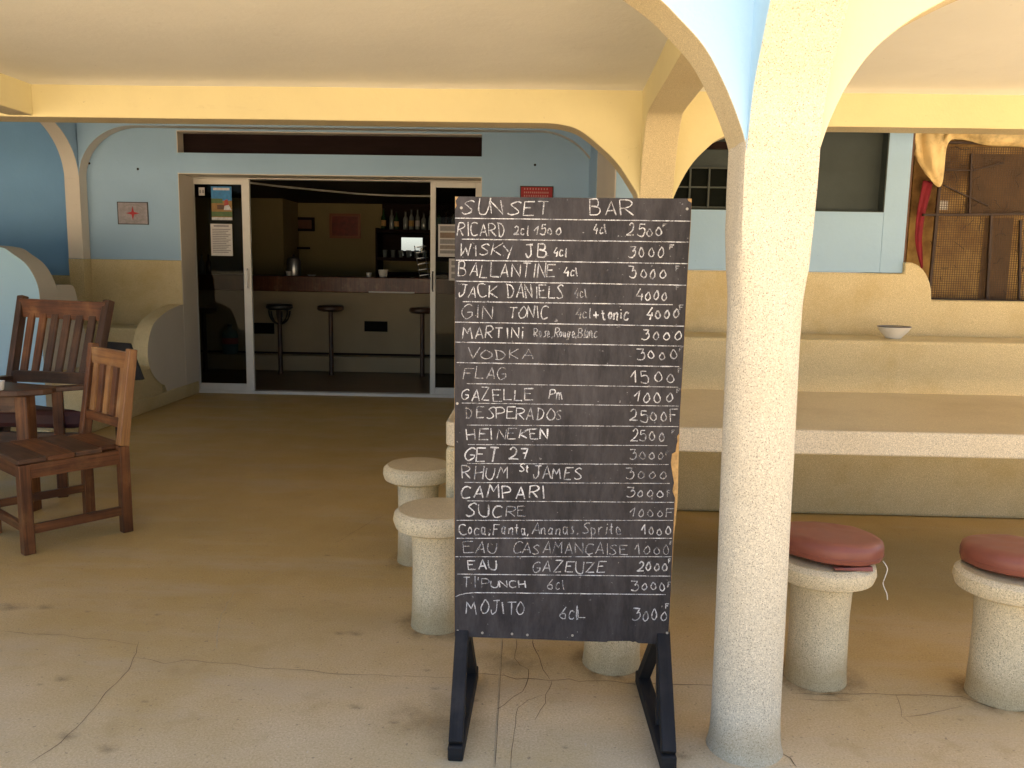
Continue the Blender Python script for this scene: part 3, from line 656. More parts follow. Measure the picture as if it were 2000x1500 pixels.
c1 = catmull([(-60, 476), (0, 482), (25, 496), (50, 515), (66, 539), (75, 563), (78, 590)], 4)
pts = [at(x, y, YPt) for x, y in c1]; xe = pts[-1].x
poly = [(p.x, YPt, p.z) for p in pts] + [(xe, YPt, .12), (-7.5, YPt, .12), (-7.5, YPt, pts[0].z)]
b = MB(); b.prism(poly, (0, .26, 0), 0, 1, 1); tag(b.build('curved_partition', ['blue_outer', 'cream'], smooth=True), 'pale blue partition with a curved cream edge behind the wooden armchair', 'wall')
XQ = xe-.002
def Q(px, py): q = atx(px, py, XQ); return (XQ, q.y, q.z)
c2 = catmull([(112, 557), (132, 556), (143, 559), (149, 575), (156, 610), (166, 650), (176, 690)], 4); pts = [Q(*c) for c in c2]
poly = [(XQ, YPt+.261, pts[0][2])] + pts[2:] + [(XQ, pts[-1][1]+.03, .12), (XQ, YPt+.261, .12)]
b = MB(); b.prism(poly, (-.16, 0, 0), 0, 0, 0); tag(b.build('low_partition', 'cream', smooth=True), 'low cream partition end with a rounded top corner behind the armchair', 'wall')
b = MB(); b.box(XQ-.3, XQ+.012, YPt-.01, 8.2, 0, .118); tag(b.build('partition_plinth', 'terrazzo_wall', bevel=.01), 'speckled plinth under the cream partition on the left', 'plinth')

# ------------------------------------------------------------------ stone table, bench, ledge
YT0, YT1, ZT = 3.27, 4.38, .75
XT0 = at(869, 815, YT0).x; XT1 = 4.6
tb = thing('stone_table', 'long speckled stone table with a thick front edge behind the column', 'table', loc=(0, 0, 0))
n = 60; b = MB(); front = []
def rounded(x0, x1, y0, y1, r, wob=.0):
    pts = [(x0+r-r*math.cos(a), y0+r-r*math.sin(a)) for a in [math.pi/2*i/6 for i in range(7)]]
    pts += [(x0+r+(x1-x0-r)*i/n, y0+wob*noise.noise(Vector((i*.7, 3, 0)))) for i in range(1, n+1)] + [(x1, y1), (x0+r, y1)] + [(x0, y1-r)]
    return pts
pp = rounded(XT0, XT1, YT0, YT1, .05, .003)
b.prism([(x, y, ZT) for x, y in pp], (0, 0, -.098)); b.build('table_edge', 'terrazzo_table', tb, bevel=.008)
pp = rounded(XT0+.014, XT1-.01, YT0+.014, YT1-.01, .05, .003); b = MB(); b.prism([(x, y, ZT+.0012) for x, y in pp], (0, 0, -.003)); b.build('table_top', 'terrazzo_top', tb)
b = MB(); b.box(XT0+.002, XT0+.22, YT0+.012, YT1-.05, 0, ZT-.10); b.build('table_support', 'terrazzo_wall', tb, bevel=.02)
px_ = at(1482, 900, 3.85).x; b = MB(); b.box(px_-.09, px_+.09, 3.6, 4.1, 0, ZT-.10); b.build('table_support', 'terrazzo_wall', tb, bevel=.02)
bn = thing('stone_bench', 'built-in terrazzo bench with a stepped back ledge below the blue wall', 'bench', loc=(0, 0, 0))
b = MB(); b.box(XS-.5, 5.5, 4.65, 5.12, 0, .46); b.build('bench_base', 'terrazzo_wall', bn, bevel=.02)
b = MB(); b.box(XS-.04, 5.5, 5.1, YR-.05, .455, ZLG); b.build('back_ledge', 'terrazzo_wall', bn, bevel=.02)

bq = at(1745, 657, 5.3); bo = thing('enamel_bowl', 'white bowl with a dark rim standing on the ledge below the blue wall', 'bowl', loc=(bq.x, 5.3, ZLG+.001))
k = .1; MB().lathe([(0, 0), (.045, 0), (.048, .006), (.085, .045), (.1, .072), (.094, .072), (.078, .045), (.04, .012), (0, .012)], n=36).build('bowl_body', 'white', bo, smooth=True)
MB().lathe([(.1, .0725), (.102, .074), (.1, .0765), (.094, .0765), (.0935, .0735)], n=36).build('bowl_rim', 'navy', bo, smooth=True)

# ------------------------------------------------------------------ stone stools
RIM, STEM, HS = .168, .099, .41
def stool_mesh():
    s = thing('stone_stool', '', 'stool', 'mushroom shaped stone stools'); 
    MB().lathe([(STEM+.003, 0), (STEM+.002, .012), (STEM, .03), (STEM-.002, .1), (STEM-.004, .22), (STEM, HS-.075), (STEM+.006, HS-.07)], n=44).build('stem', 'terrazzo', s, smooth=True)
    MB().lathe([(STEM+.005, HS-.072), (RIM-.03, HS-.068), (RIM-.008, HS-.058), (RIM, HS-.036), (RIM-.004, HS-.014), (RIM-.02, HS-.002), (RIM-.05, HS), (0, HS)], n=56).build('stool_top', 'terrazzo', s, smooth=True)
    MB().lathe([(0, HS+.0005), (RIM-.03, HS+.0005), (RIM-.022, HS-.0005), (RIM-.021, HS-.003), (0, HS-.003)], n=56).build('shaded_seat', 'terrazzo_top', s, smooth=True)  # darker disc: shading of the stool top painted in as colour
    return s
S0 = stool_mesh()
def fr(px, py): q = atz(px, py, 0); return Vector((q.x, q.y+STEM, 0))
spots = [(fr(848, 1240), 'bare stone stool nearest the blackboard on its left side'), (fr(811, 1108), 'bare stone stool behind the other at the left end of the table'),
         (fr(1199, 1320), 'stone stool whose pedestal shows beneath the blackboard'), (fr(1611, 1352), 'stone stool with a maroon cushion just right of the near column'),
         (fr(1984, 1389), 'stone stool with a maroon cushion cut by the right edge of the picture')]
stools = []
for i, (p, lab) in enumerate(spots):
    o = S0 if i == 0 else dup(S0, p, rnd.uniform(0, 6), lab)
    if i == 0: o.location = p; o['label'] = lab
    stools.append(o)
SZ = [1.13, 1.13, 1.05, 1.05, 1.05]
for o, z in zip(stools, SZ): o.scale = (1, 1, z)
stools[1].scale = (.97, .97, 1.13)
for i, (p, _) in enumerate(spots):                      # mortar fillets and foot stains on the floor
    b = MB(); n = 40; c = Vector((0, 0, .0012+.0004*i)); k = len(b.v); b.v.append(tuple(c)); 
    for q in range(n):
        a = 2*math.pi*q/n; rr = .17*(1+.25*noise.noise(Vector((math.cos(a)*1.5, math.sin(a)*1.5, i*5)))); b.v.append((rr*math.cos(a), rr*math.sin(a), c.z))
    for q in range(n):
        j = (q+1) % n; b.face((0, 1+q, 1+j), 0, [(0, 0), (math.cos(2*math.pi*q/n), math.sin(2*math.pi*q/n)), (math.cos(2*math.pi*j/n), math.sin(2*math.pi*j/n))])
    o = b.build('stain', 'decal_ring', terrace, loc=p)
def cushion(p, label, tilt, dx, dy, rz=0):
    h = .072; r_ = .168
    c = thing('seat_cushion', label, 'cushion', 'maroon cushions on the stone stools', loc=(p.x+dx, p.y+dy, HS*1.05+.004)); c.rotation_euler = (tilt[0], tilt[1], rz)
    prof = [(0, 0), (r_*.9, .0), (r_*.97, .006), (r_, .022), (r_*1.0, h-.028), (r_*.97, h-.012), (r_*.9, h-.003), (r_*.8, h), (r_*.7, h+.002), (r_*.6, h+.004), (r_*.5, h+.005), (r_*.4, h+.0055), (r_*.3, h+.006), (r_*.2, h+.006), (r_*.1, h+.006), (0, h+.006)]
    b = MB(); b.lathe(prof, n=64)
    b.v = [(x*(1+.012*noise.noise(Vector((x*9, y*9, z*9)))), y, z+(.004*noise.noise(Vector((x*14, y*14, 1+rz)))+.0035*math.sin(60*(x*.6+y*.8)+5*noise.noise(Vector((x*8, y*8, rz))))*max(0, noise.noise(Vector((x*7, y*7, 4+rz))))) ) for x, y, z in b.v]
    b.build('cushion_cover', 'vinyl', c, smooth=True)
    b = MB(); pts = [(r_*1.0*math.cos(2*math.pi*i/64), r_*1.0*math.sin(2*math.pi*i/64), h*.30) for i in range(65)]; b.tube(pts, .0016, 6); b.build('piping', 'vinyl', c, smooth=True)
    return c
c1_ = cushion(spots[3][0], 'maroon vinyl cushion with a loose string on the stool by the column', (R(-3), R(2.5), 0), .03, .03)
a = [(.155, -.06, .0), (.165, -.075, -.02), (.158, -.08, -.05), (.152, -.085, -.07), (.165, -.09, -.10), (.168, -.092, -.12)]
MB().tube(catmull(a, 4), .0017, 6).build('string', simple('white_string', (.7, .66, .58), .9), c1_, smooth=True)
MB().prism([(-.045, -.172, -.004), (.085, -.148, .002), (.085, -.156, -.010), (-.04, -.177, -.008)], (0, .02, 0)).build('loose_flap', 'vinyl', c1_)
cushion(spots[4][0], 'creased maroon vinyl cushion on the stool at the right picture edge', (R(-2), R(4), 0), .035, .03, 1.0)

# ------------------------------------------------------------------ blackboard stand
YBo = 2.40
bd = thing('menu_board', 'tall blackboard price list of a beach bar on black wooden feet', 'blackboard', loc=(0, 0, 0))
def B(px, py, off=0): q = at(px, py, YBo-off); return (q.x, YBo-off, q.z)
outl = [(889, 384), (1100, 386), (1351, 388), (1349, 440), (1345, 500), (1340, 600), (1335, 700), (1329, 800), (1327, 850), (1326, 878), (1325, 925), (1323, 985), (1316, 1050), (1311, 1150), (1306, 1257), (1245, 1254), (1242, 1251), (1188, 1250), (1184, 1252), (1000, 1245), (887, 1241), (887, 900)]
MB().prism([(B(x, y)[0], YBo, B(x, y)[2]) for x, y in outl], (0, .013, 0), 0).build('plywood_panel', 'raw_ply', bd)
fo = [(896, 384), (1100, 386), (1342, 388), (1344, 393), (1350, 396), (1348, 440), (1344, 500), (1339, 600), (1334, 700), (1328, 800), (1326, 846), (1322, 852), (1323, 862), (1321, 868), (1319, 882), (1312, 886), (1310, 903), (1311, 912), (1313, 925), (1316, 942), (1313, 958), (1318, 972), (1317, 986), (1314, 1050), (1310, 1150), (1307, 1205), (1305, 1240), (1301, 1241), (1302, 1249), (1297, 1250), (1296, 1257), (1246, 1255), (1241, 1252), (1236, 1253), (1230, 1251), (1188, 1251), (1184, 1253), (1000, 1246), (888, 1242), (888, 900), (889, 408), (892, 402), (890, 392)]
MB().prism([(B(x, y)[0], YBo-.0005, B(x, y)[2]) for x, y in fo], (0, -.0035, 0), 0).build('black_face', 'board', bd)
YF = .0045
sc_ = MB()
for x, y in ((901, 406), (1342, 408), (893, 788), (888+6, 1232), (1000, 1238), (1118, 1241), (942, 1236), (1030, 1240), (1303, 1236)):
    q = B(x, y, YF); sc_.prism([(q[0]+.004*math.cos(a), q[1], q[2]+.004*math.sin(a)) for a in [math.pi*2*i/8 for i in range(8)]], (0, -.0012, 0))
sc_.build('nail_heads', simple('nail', (.35, .33, .3), .5, .5), bd)
# legs: an A-frame each side
for side, (ftx, fty, rx_, ry_, tx, ty) in enumerate(((889, 1488, 919, 1382, 902, 1243), (1306, 1508, 1262, 1392, 1296, 1250))):
    f = atz(ftx, fty, .0); rr_ = atz(rx_, ry_, .0); X = f.x
    top = B(tx, ty, 0); X0_ = f.x; xt = top[0]
    yf, yr = f.y+.01, max(rr_.y, YBo+.22)
    xf, xrr = f.x, atz(rx_, ry_, 0).x
    sgn = 1 if side == 0 else -1
    b = MB(); b.bar((xf, yf-.01, .022), (xrr-.01*sgn, yr+.01, .022), .044, .044, (1, 0, 0)); b.build('foot', 'black_paint', bd, bevel=.005)
    b = MB(); b.bar((xf, yf+.005, .045), (xt, YBo+.032, top[2]+.03), .040, .036, (1, 0, 0)); b.build('leg', 'black_paint', bd, bevel=.003)
    b = MB(); b.bar((xrr-.01*sgn, yr-.03, .045), (xt+.006*sgn, YBo+.052, top[2]-.01), .036, .036, (1, 0, 0)); b.build('leg', 'black_paint', bd, bevel=.003)
    b = MB(); b.bar((xt+.004*sgn, YBo+.035, top[2]-.03), (xt+.004*sgn, YBo+.035, 1.55), .035, .04, (1, 0, 0)); b.build('batten', 'black_paint', bd, bevel=.003)
    b = MB(); b.bar((xf+.3*(xrr-xf), yf+.3*(yr-yf), .045), (xt+.004*sgn, YBo+.045, top[2]-.005), .018, .03, (1, 0, 0)); b.build('brace', 'black_paint', bd, bevel=.003)

# chalk lettering: single-stroke glyphs on a 6 x 9 grid (y: a=-1 b=-2 c=-3), '~' marks a curved stroke
G = {'A': '00 39 60;13 53', 'B': '00 09;~09 49 57 45 15;~15 54 62 40 00', 'C': '~68 49 18 04 11 30 61', 'D': '10 19;~09 48 65 52 30 00', 'E': '60 00 09 69;05 45', 'F': '00 09 69;05 45',
 'G': '~68 49 17 04 11 30 62;34 64 62', 'H': '00 09;60 69;04 65', 'I': '30 39', 'J': '~49 43 31 10 02 03;19 69', 'K': '00 09;69 04 60', 'L': '09 00 60', 'M': '00 19 34 59 60', 'N': '00 09 60 69',
 'O': '~39 16 03 20 51 65 39', 'P': '00 09;~09 49 67 55 04', 'R': '00 09;~09 49 67 45 04;24 60', 'S': '~68 49 17 35 53 51 20 01', 'T': '30 39;09 69', 'U': '~09 03 20 50 64 69', 'V': '09 30 69',
 'W': '09 10 36 50 69', 'Y': '09 34;69 2b', 'Z': '09 69 00 60', '0': '~39 15 12 30 52 55 39', '1': '04 49 40', '2': '~17 39 57 43 00 20 60', '3': '09 59 35;~35 56 63 40 10 01', '4': '49 03 63;55 4a',
 '5': '59 19 15;~15 46 64 50 20 01', '6': '~59 25 02 20 50 53 34 03', '7': '09 59 20;15 45', 'c': '~55 26 03 10 40 51', 'l': '~21 29 30 50', 'd': '~45 16 02 20 43;49 40', 'a': '~45 16 02 20 43;46 40 50',
 'n': '06 00;~03 26 45 40 50', 't': '~29 21 40;06 46', 'o': '~26 03 20 43 26', 'i': '20 26;28 29', 'e': '~03 43 35 16 03 20 51', 's': '~46 16 24 33 31 00', 'r': '06 00;~03 26 46', 'p': '0c 06;~06 45 42 10 02',
 'g': '~45 16 02 20 43;46 3a 1c 0b', 'u': '~06 02 20 44;46 40 50', 'm': '06 00;~03 26 30;~33 46 60', 'b': '09 00;~04 36 42 20 01', ',': '21 0a', "'": '39 26', '+': '30 36;03 63', 'Ç': '~68 49 18 04 11 30 61;30 4b 2b', ';': '24 25;21 0a'}
CW = {"'": .35, ',': .45, 'I': .45, 'i': .5, 'l': .55, '1': .85, ';': .45, '+': 1.0, 'm': 1.2, 'M': 1.25, 'W': 1.25}
YV = {'a': -1, 'b': -2, 'c': -3}
sidx = [0]
def write(b, text, x0, x1, base, cap, wpx=2.5, slope=.016, small=''):
    jt = .21 if cap > 19 else .12; jk = 1 if cap > 19 else .4
    wd = [CW.get(ch, 1.0)*(0.8 if ch.islower() else 1.0) for ch in text]; tot = sum(wd) or 1; adv = (x1-x0)/tot; x = x0
    for ch, w_ in zip(text, wd):
        if ch != ' ':
            gw = adv*w_*.74; jx, jy = rnd.uniform(-1.2, 1.2)*jk, rnd.uniform(-1.6, 1.6)*jk; sc = cap*rnd.uniform(.86, 1.10); lean = rnd.uniform(-.12, .20); gw *= rnd.uniform(.88, 1.12)
            if ch == '0': sc *= rnd.uniform(.70, .86)
            for st in G[ch].split(';'):
                cur = st[0] == '~'; pts = [(int(q[0]), YV.get(q[1], None) if q[1] in YV else int(q[1])) for q in st.lstrip('~').split()]
                pts = [(u+rnd.uniform(-jt, jt), v+rnd.uniform(-jt, jt)) for u, v in pts] if not (cur and pts[0] == pts[-1]) else pts[:-1]+[(pts[-1][0]+.2, pts[-1][1]-.1)]
                pts = catmull(pts, 4) if cur else pts
                if not cur:
                    out = []
                    for (a, c), (e, f_) in zip(pts, pts[1:]): out += [(a+(e-a)*i/3, c+(f_-c)*i/3) for i in range(3)]
                    pts = out+[pts[-1]]
                P3 = []
                for u, v in pts:
                    X = x + gw*u/6 + jx + lean*v/9*sc; Yp = base + slope*(X-x0) + jy - sc*v/9; P3.append(Vector(B(X, Yp, YF)))
                sidx[0] += 1; off = (sidx[0] % 60)*.00002
                b.ribbon(P3, [wpx*.00135*rnd.uniform(.55, 1.25) for _ in P3], (0, -1, 0), off=off)
        x += adv*w_
ROWS = [
 [('SUNSET', 902, 1080, 418, 29, 2), ('BAR', 1152, 1243, 419, 28, 2)],
 [('RICARD', 893, 992, 461, 26, 2), ('2cl', 1004, 1034, 458, 18, 2), ('1500', 1042, 1099, 458, 19, 2), ('4cl', 1159, 1186, 455, 18, 2), ('2500', 1225, 1297, 460, 22, 2), ('F', 1295, 1304, 444, 8, 1)],
 [('WISKY', 898, 1007, 499, 23, 2), ('JB', 1027, 1074, 501, 26, 3), ('4cl', 1081, 1108, 500, 17, 2), ('3000', 1228, 1301, 501, 23, 2), ('F', 1308, 1318, 488, 10, 2)],
 [('BALLANTINE', 896, 1089, 540, 26, 2), ('4cl', 1102, 1130, 538, 15, 3), ('3000', 1231, 1306, 543, 22, 2), ('F', 1321, 1332, 529, 11, 1)],
 [('JACK', 896, 974, 580, 26, 2), ('DANIELS', 991, 1106, 581, 26, 2), ('4cl', 1121, 1148, 580, 16, 1), ('4000', 1243, 1308, 586, 23, 2), ('F', 1321, 1331, 566, 9, 0)],
 [('GIN', 903, 968, 621, 26, 1), ('TONIC', 993, 1075, 621, 24, 2), ('4cl', 1125, 1155, 620, 19, 1), ('+tonic', 1160, 1230, 623, 20, 3), ('4000', 1263, 1329, 621, 22, 3), ('F', 1328, 1338, 606, 11, 2)],
 [('MARTINi', 903, 1026, 660, 23, 2), ('Rose,Rouge,Blanc', 1043, 1168, 658, 18, 1), ('3000', 1254, 1334, 662, 21, 2)],
 [('VODKA', 912, 1048, 700, 20, 1), ('3000', 1244, 1328, 701, 21, 2), ('F', 1326, 1333, 686, 7, 1)],
 [('FLAG', 904, 995, 740, 22, 1), ('1500', 1231, 1324, 746, 26, 2), ('F', 1325, 1333, 728, 9, 1)],
 [('GAZELLE', 900, 1046, 781, 23, 2), ('Pm', 1071, 1100, 779, 20, 2), ('1000', 1236, 1320, 785, 24, 2), ('F', 1322, 1330, 767, 9, 1)],
 [('D', 910, 928, 816, 18, 0), ('ESPERADO', 930, 1088, 817, 22, 2), ('S', 1086, 1102, 819, 17, 1), ('2500F', 1230, 1328, 822, 23, 2)],
 [('HEI', 912, 968, 858, 20, 2), ('NE', 971, 1011, 858, 20, 1), ('KEN', 1015, 1076, 857, 20, 3), ('2500', 1231, 1304, 861, 22, 2), ('F', 1313, 1320, 848, 9, 1)],
 [('GET', 908, 977, 900, 26, 3), ('27', 995, 1041, 897, 22, 3), ('3000', 1230, 1302, 896, 19, 1), ('F', 1300, 1309, 889, 9, 0)],
 [('RHUM', 903, 998, 934, 24, 2), ('St', 1014, 1036, 921, 14, 3), ('JAMES', 1042, 1139, 935, 23, 2), ('3000', 1223, 1308, 934, 19, 1)],
 [('CAMPARI', 901, 1069, 972, 24, 3), ('3000', 1224, 1301, 970, 19, 2), ('F', 1303, 1312, 970, 13, 1)],
 [('SUC', 910, 986, 1009, 25, 3), ('RE', 989, 1032, 1008, 20, 1), ('1000F', 1229, 1320, 1009, 18, 1)],
 [('Coca;', 897, 962, 1043, 20, 2), ('Fanta,', 964, 1038, 1043, 20, 2), ('Ananas,', 1040, 1136, 1043, 20, 1), ('Sprite', 1138, 1218, 1043, 20, 1), ('1000', 1252, 1314, 1044, 20, 2)],
 [('EAU', 906, 975, 1080, 21, 1), ('CASAMANÇAISE', 1001, 1230, 1081, 21, 1), ('1000', 1240, 1312, 1082, 22, 1), ('F', 1309, 1314, 1064, 7, 1)],
 [('EAU', 915, 975, 1112, 19, 3), ('GAZEUZE', 1040, 1187, 1117, 21, 2), ('2000', 1244, 1308, 1114, 19, 3), ('F', 1306, 1312, 1100, 9, 2)],
 [("TI'P", 906, 958, 1147, 20, 1), ('UNCH', 958, 1033, 1147, 13, 3), ('6cl', 1069, 1105, 1150, 19, 1), ('3000', 1233, 1306, 1152, 20, 2), ('F', 1304, 1311, 1147, 10, 3)],
 [('MOJITO', 912, 1031, 1198, 26, 2), ('6cl', 1094, 1132, 1208, 24, 2), ('L', 1130, 1147, 1206, 17, 2), ('3000', 1234, 1308, 1211, 24, 2), ('F', 1300, 1309, 1188, 9, 3)]]
for row in ROWS:
    for q in (0, 1, 2, 3):
        ws = [w_ for w_ in row if w_[5] == q]
        if not ws: continue
        for tx_, x0, x1, ba, cp, _ in ws:
            b = MB(); b.keep = True; write(b, tx_, x0, x1, ba, cp, wpx={0: 2.2, 1: 2.2, 2: 2.6, 3: 3.2}[q]*(1.0 if cp > 16 else .85), slope=.010)
            b.build('chalk_writing', CH[q], bd)
LN = [(889,426,1349,432,3),(902,467,1345,473,3),(890,508,1343,515,3),(890,549,1340,557,3),(904,589,1314,595,3),(889,629,1336,637,3),(890,668,1336,676,3),(892,708,1326,716,3),(912,749,1325,756,2),(902,787,1326,793,2),(912,830,1325,833,2),(914,868,1303,870,2),(912,905,1306,907,2),(907,942,1308,944,2),(912,978,1316,981,2),(892,1016,1314,1016,2),(892,1051,1312,1051,3),(890,1087,1312,1087,2),(893,1121,1309,1125,3),(929,1157,1300,1161,3)]
for x0, y0, x1, y1, q in LN:
    b = MB(); b.keep = True; n_ = 40
    pts = [(x0+(x1-x0)*i/n_, y0+(y1-y0)*i/n_ + .35*noise.noise(Vector((i*.4, y0, 0)))) for i in range(n_+1)]
    if y0 == 1157: pts = [(890, 1165), (898, 1161.5), (910, 1158.6)] + pts
    b.ribbon([Vector(B(x, y, YF)) for x, y in pts], [(.0033 if q == 3 else .0026)*(.7+.5*abs(noise.noise(Vector((i*.9, y0, 2))))) for i in range(len(pts))], (0, -1, 0), off=.0013)
    b.build('chalk_line', CH[q], bd)

# ------------------------------------------------------------------ wooden side chair (plan corners found from its feet)
def lerp(a, b, t): return a+(b-a)*t
fr_n = atz(60, 1084); bk_n = atz(252, 1040); bk_f = atz(172, 1002)
Fv = (fr_n-bk_n); Ld = Fv.length; Fv.normalize(); Wv = (bk_f-bk_n); Wv = (Wv - Fv*Wv.dot(Fv)); Lw = .47; Wv.normalize(); UP = Vector((0, 0, 1))
ch = thing('wooden_chair', 'reddish wooden side chair with a slatted back facing left', 'chair', loc=(0, 0, 0))
LT = .052
A0, A1_, B0, B1 = bk_n + Wv*.026 - Fv*.0 , bk_n + Fv*Ld + Wv*.026, bk_n + Wv*Lw, bk_n + Fv*Ld + Wv*Lw
HSs, HB = .45, .935
for p in (A1_, B1): MB().bar(p, p+UP*(HSs-.02), LT, LT, tuple(Fv)).build('leg', 'wood_red', ch, bevel=.005)
for p, mt in ((A0, 'wood_pale'), (B0, 'wood_red')):
    MB().bar(p, p+UP*HSs, LT, LT*.9, tuple(Fv)).build('leg', 'wood_red', ch, bevel=.005)
    MB().bar(p+UP*HSs, p+UP*HB-Fv*.07, LT, LT*.9, tuple(Fv), w2=LT*.8).build('back_post', mt, ch, bevel=.005)
# seat planks
for i in range(4):
    t0, t1 = -.02+(Ld+.05)*i/4, -.02+(Ld+.05)*(i+1)/4-.003
    c0 = (A0+Fv*((t0+t1)/2)) - Wv*.02 + UP*(HSs-.006+.001*(i % 2)); c1x = (B0+Fv*((t0+t1)/2)) + Wv*.02 + UP*(HSs-.006+.001*(i % 2))
    if i == 0: c0 += Wv*.05; c1x -= Wv*.05
    MB().bar(c0, c1x, t1-t0, .024, tuple(Fv)).build('seat_plank', 'wood_dark' if i % 2 else 'wood_red', ch, bevel=.004)
for a_, b_, z, hh in ((A0, A1_, HSs-.055, .07), (B0, B1, HSs-.055, .07), (A1_, B1, HSs-.055, .07), (A0, B0, HSs-.055, .07), (A0, A1_, .115, .045), (B0, B1, .15, .04), (A1_, B1, .12, .04)):
    MB().bar(a_+UP*z, b_+UP*z, hh, .026, (0, 0, 1)).build('rail', 'wood_red', ch, bevel=.003)
def bkp(base, z): return base + UP*z - Fv*(.07*(z-HSs)/(HB-HSs))
for z, hh in ((.875, .085), (.56, .05)):
    MB().bar(bkp(A0, z), bkp(B0, z), hh, .028, (0, 0, 1)).build('back_rail', 'wood_red' if z < .7 else 'wood_pale', ch, bevel=.003)
for i in range(5):
    t = (i+.85)/5.7; pb_, pt_ = lerp(bkp(A0, .575), bkp(B0, .575), t), lerp(bkp(A0, .85), bkp(B0, .85), t)
    MB().bar(pb_, pt_, .05, .016, tuple(Wv)).build('back_slat', 'wood_pale' if i % 2 == 0 else 'wood_red', ch, bevel=.002)

# ------------------------------------------------------------------ wooden armchair
ac = thing('wooden_armchair', 'dark wooden armchair with a tall slatted back and maroon cushion', 'armchair', loc=(0, 0, 0))
th = R(30); Fa = Vector((-math.sin(th), -math.cos(th), 0)); Wa = Vector((math.cos(th), -math.sin(th), 0))
yb = 5.05
TL, TR = at(45, 578, yb+.14), at(213, 587, yb-.16)
BL, BR = at(22, 742, yb-.02), at(183, 748, yb-.32)
def back(u, v): return lerp(lerp(BL, BR, u), lerp(TL, TR, u), v)
Wn = (TR-TL).normalized()
for u in (0, 1):
    MB().bar(back(u, -.75), back(u, 1.0), .05, .05, tuple(Wn)).build('back_post', 'wood_dark', ac, bevel=.006)
MB().bar(back(0, .86), back(1, .86), .115, .03, (0, 0, 1)).build('back_rail', 'wood_red', ac, bevel=.004)
MB().bar(back(0, .05), back(1, .05), .07, .03, (0, 0, 1)).build('back_rail', 'wood_dark', ac, bevel=.004)
for i in range(6):
    u = (i+1.0)/7.0+.0; MB().bar(back(u, .08), back(u, .80), .058, .016, tuple(Wn)).build('back_slat', 'wood_red' if i < 2 else 'wood_dark', ac, bevel=.003)
armz = .66
for k_, (u, nm) in enumerate(((1, 'r'), (0, 'l'))):
    bp = back(u, .0); bp = Vector((bp.x, bp.y, armz)); tip_ = at(78, 775, 4.62) if u == 1 else bp+Fa*.5
    tip_ = Vector((tip_.x, tip_.y, armz-.01)); d_ = (tip_-bp).normalized(); q_ = Vector((-d_.y, d_.x, 0)); hw = .045
    L_ = (tip_-bp).length
    pts = [bp-q_*.03, bp+d_*(L_-.06)-q_*hw] + [bp+d_*(L_-.06+.06*math.sin(a))-q_*hw*math.cos(a) for a in [math.pi*i/8 for i in range(1, 8)]] + [bp+d_*(L_-.06)+q_*hw, bp+q_*.03]
    MB().prism([tuple(p) for p in pts], (0, 0, -.028)).build('armrest', 'wood_dark', ac, bevel=.005)
    fp = bp+d_*(L_-.09); MB().bar((fp.x, fp.y, 0), (fp.x, fp.y, armz-.029), .06, .055, tuple(q_)).build('leg', 'wood_red', ac, bevel=.005)
    if u == 1: fR = fp
    else: fL = fp
pR, pL = back(1, -.3), back(0, -.3); z_ = .40
for a_, b_ in ((fR, fL), (fR, pR), (fL, pL)):
    MB().bar((a_.x, a_.y, z_-.06), (b_.x, b_.y, z_-.06), .08, .03, (0, 0, 1)).build('rail', 'wood_dark', ac, bevel=.003)
sc4 = [Vector((p.x, p.y, z_)) for p in (fR, Vector((pR.x, pR.y, 0)), Vector((pL.x, pL.y, 0)), fL)]
MB().prism([tuple(p) for p in sc4], (0, 0, .11)).build('seat_cushion', 'maroon', ac, bevel=.03)

# ------------------------------------------------------------------ low wooden table at the left edge
wt = thing('wooden_table', 'corner of a dark wooden table with a rounded end at the left edge', 'table', loc=(0, 0, 0))
zt_ = .68; c0 = at(84, 765, 4.35); e = Vector((c0.x, c0.y, zt_)); dirx = Vector((-1, .12, 0)).normalized(); diry = Vector((-.12, -1, 0)).normalized()*1
pts = [e+dirx*.05+diry*-.16, e+dirx*.012+diry*-.12, e+diry*-.07, e+dirx*.015+diry*-.02, e+dirx*.10+diry*.07, e+dirx*.9+diry*.34, e+dirx*.9+diry*-.30]
MB().prism([tuple(p) for p in pts], (0, 0, -.035)).build('table_top', 'wood_dark', wt, bevel=.008)
lp = e+dirx*.12+diry*-.01; MB().bar((lp.x, lp.y, 0), (lp.x, lp.y, zt_-.036), .075, .07, tuple(dirx)).build('leg', 'wood_red', wt, bevel=.006)
a_ = lp+dirx*.03; b_ = a_+dirx*.7+diry*.2; MB().bar((a_.x, a_.y, zt_-.085), (b_.x, b_.y, zt_-.085), .09, .03, (0, 0, 1)).build('apron', 'wood_dark', wt, bevel=.003)
lp2 = e+dirx*.8+diry*.2; MB().bar((lp2.x, lp2.y, 0), (lp2.x, lp2.y, zt_-.036), .075, .07, tuple(dirx)).build('leg', 'wood_red', wt, bevel=.006)
q = at(-3, 745, 4.3); o = MB().lathe([(0, 0), (.02, 0), (.024, .004), (.03, .05), (.027, .05), (.02, .006), (0, .006)], n=20).build('ashtray', 'white', smooth=True, loc=(q.x, 4.3, zt_+.001)); tag(o, 'small white cup at the left edge of the wooden table', 'cup')
# black chair back, almost all of it hidden behind the side chair
Yk = 5.0
pk = [at(200, 667, Yk), at(252, 671, Yk), at(279, 742, Yk), at(262, 743, Yk), at(252, 712, Yk), at(203, 712, Yk)]
MB().prism([tuple(p) for p in pk], (0, .03, 0)).build('back_frame', 'black_fabric', bk_ := thing('black_chair', 'black chair almost hidden behind the pale backed wooden chair', 'chair', loc=(0, 0, 0)), bevel=.004)
for px in (222, 236): q = at(px, 712, Yk); MB().box(q.x-.012, q.x+.012, Yk+.004, Yk+.026, 0, q.z+.02).build('leg', 'black_fabric', bk_)

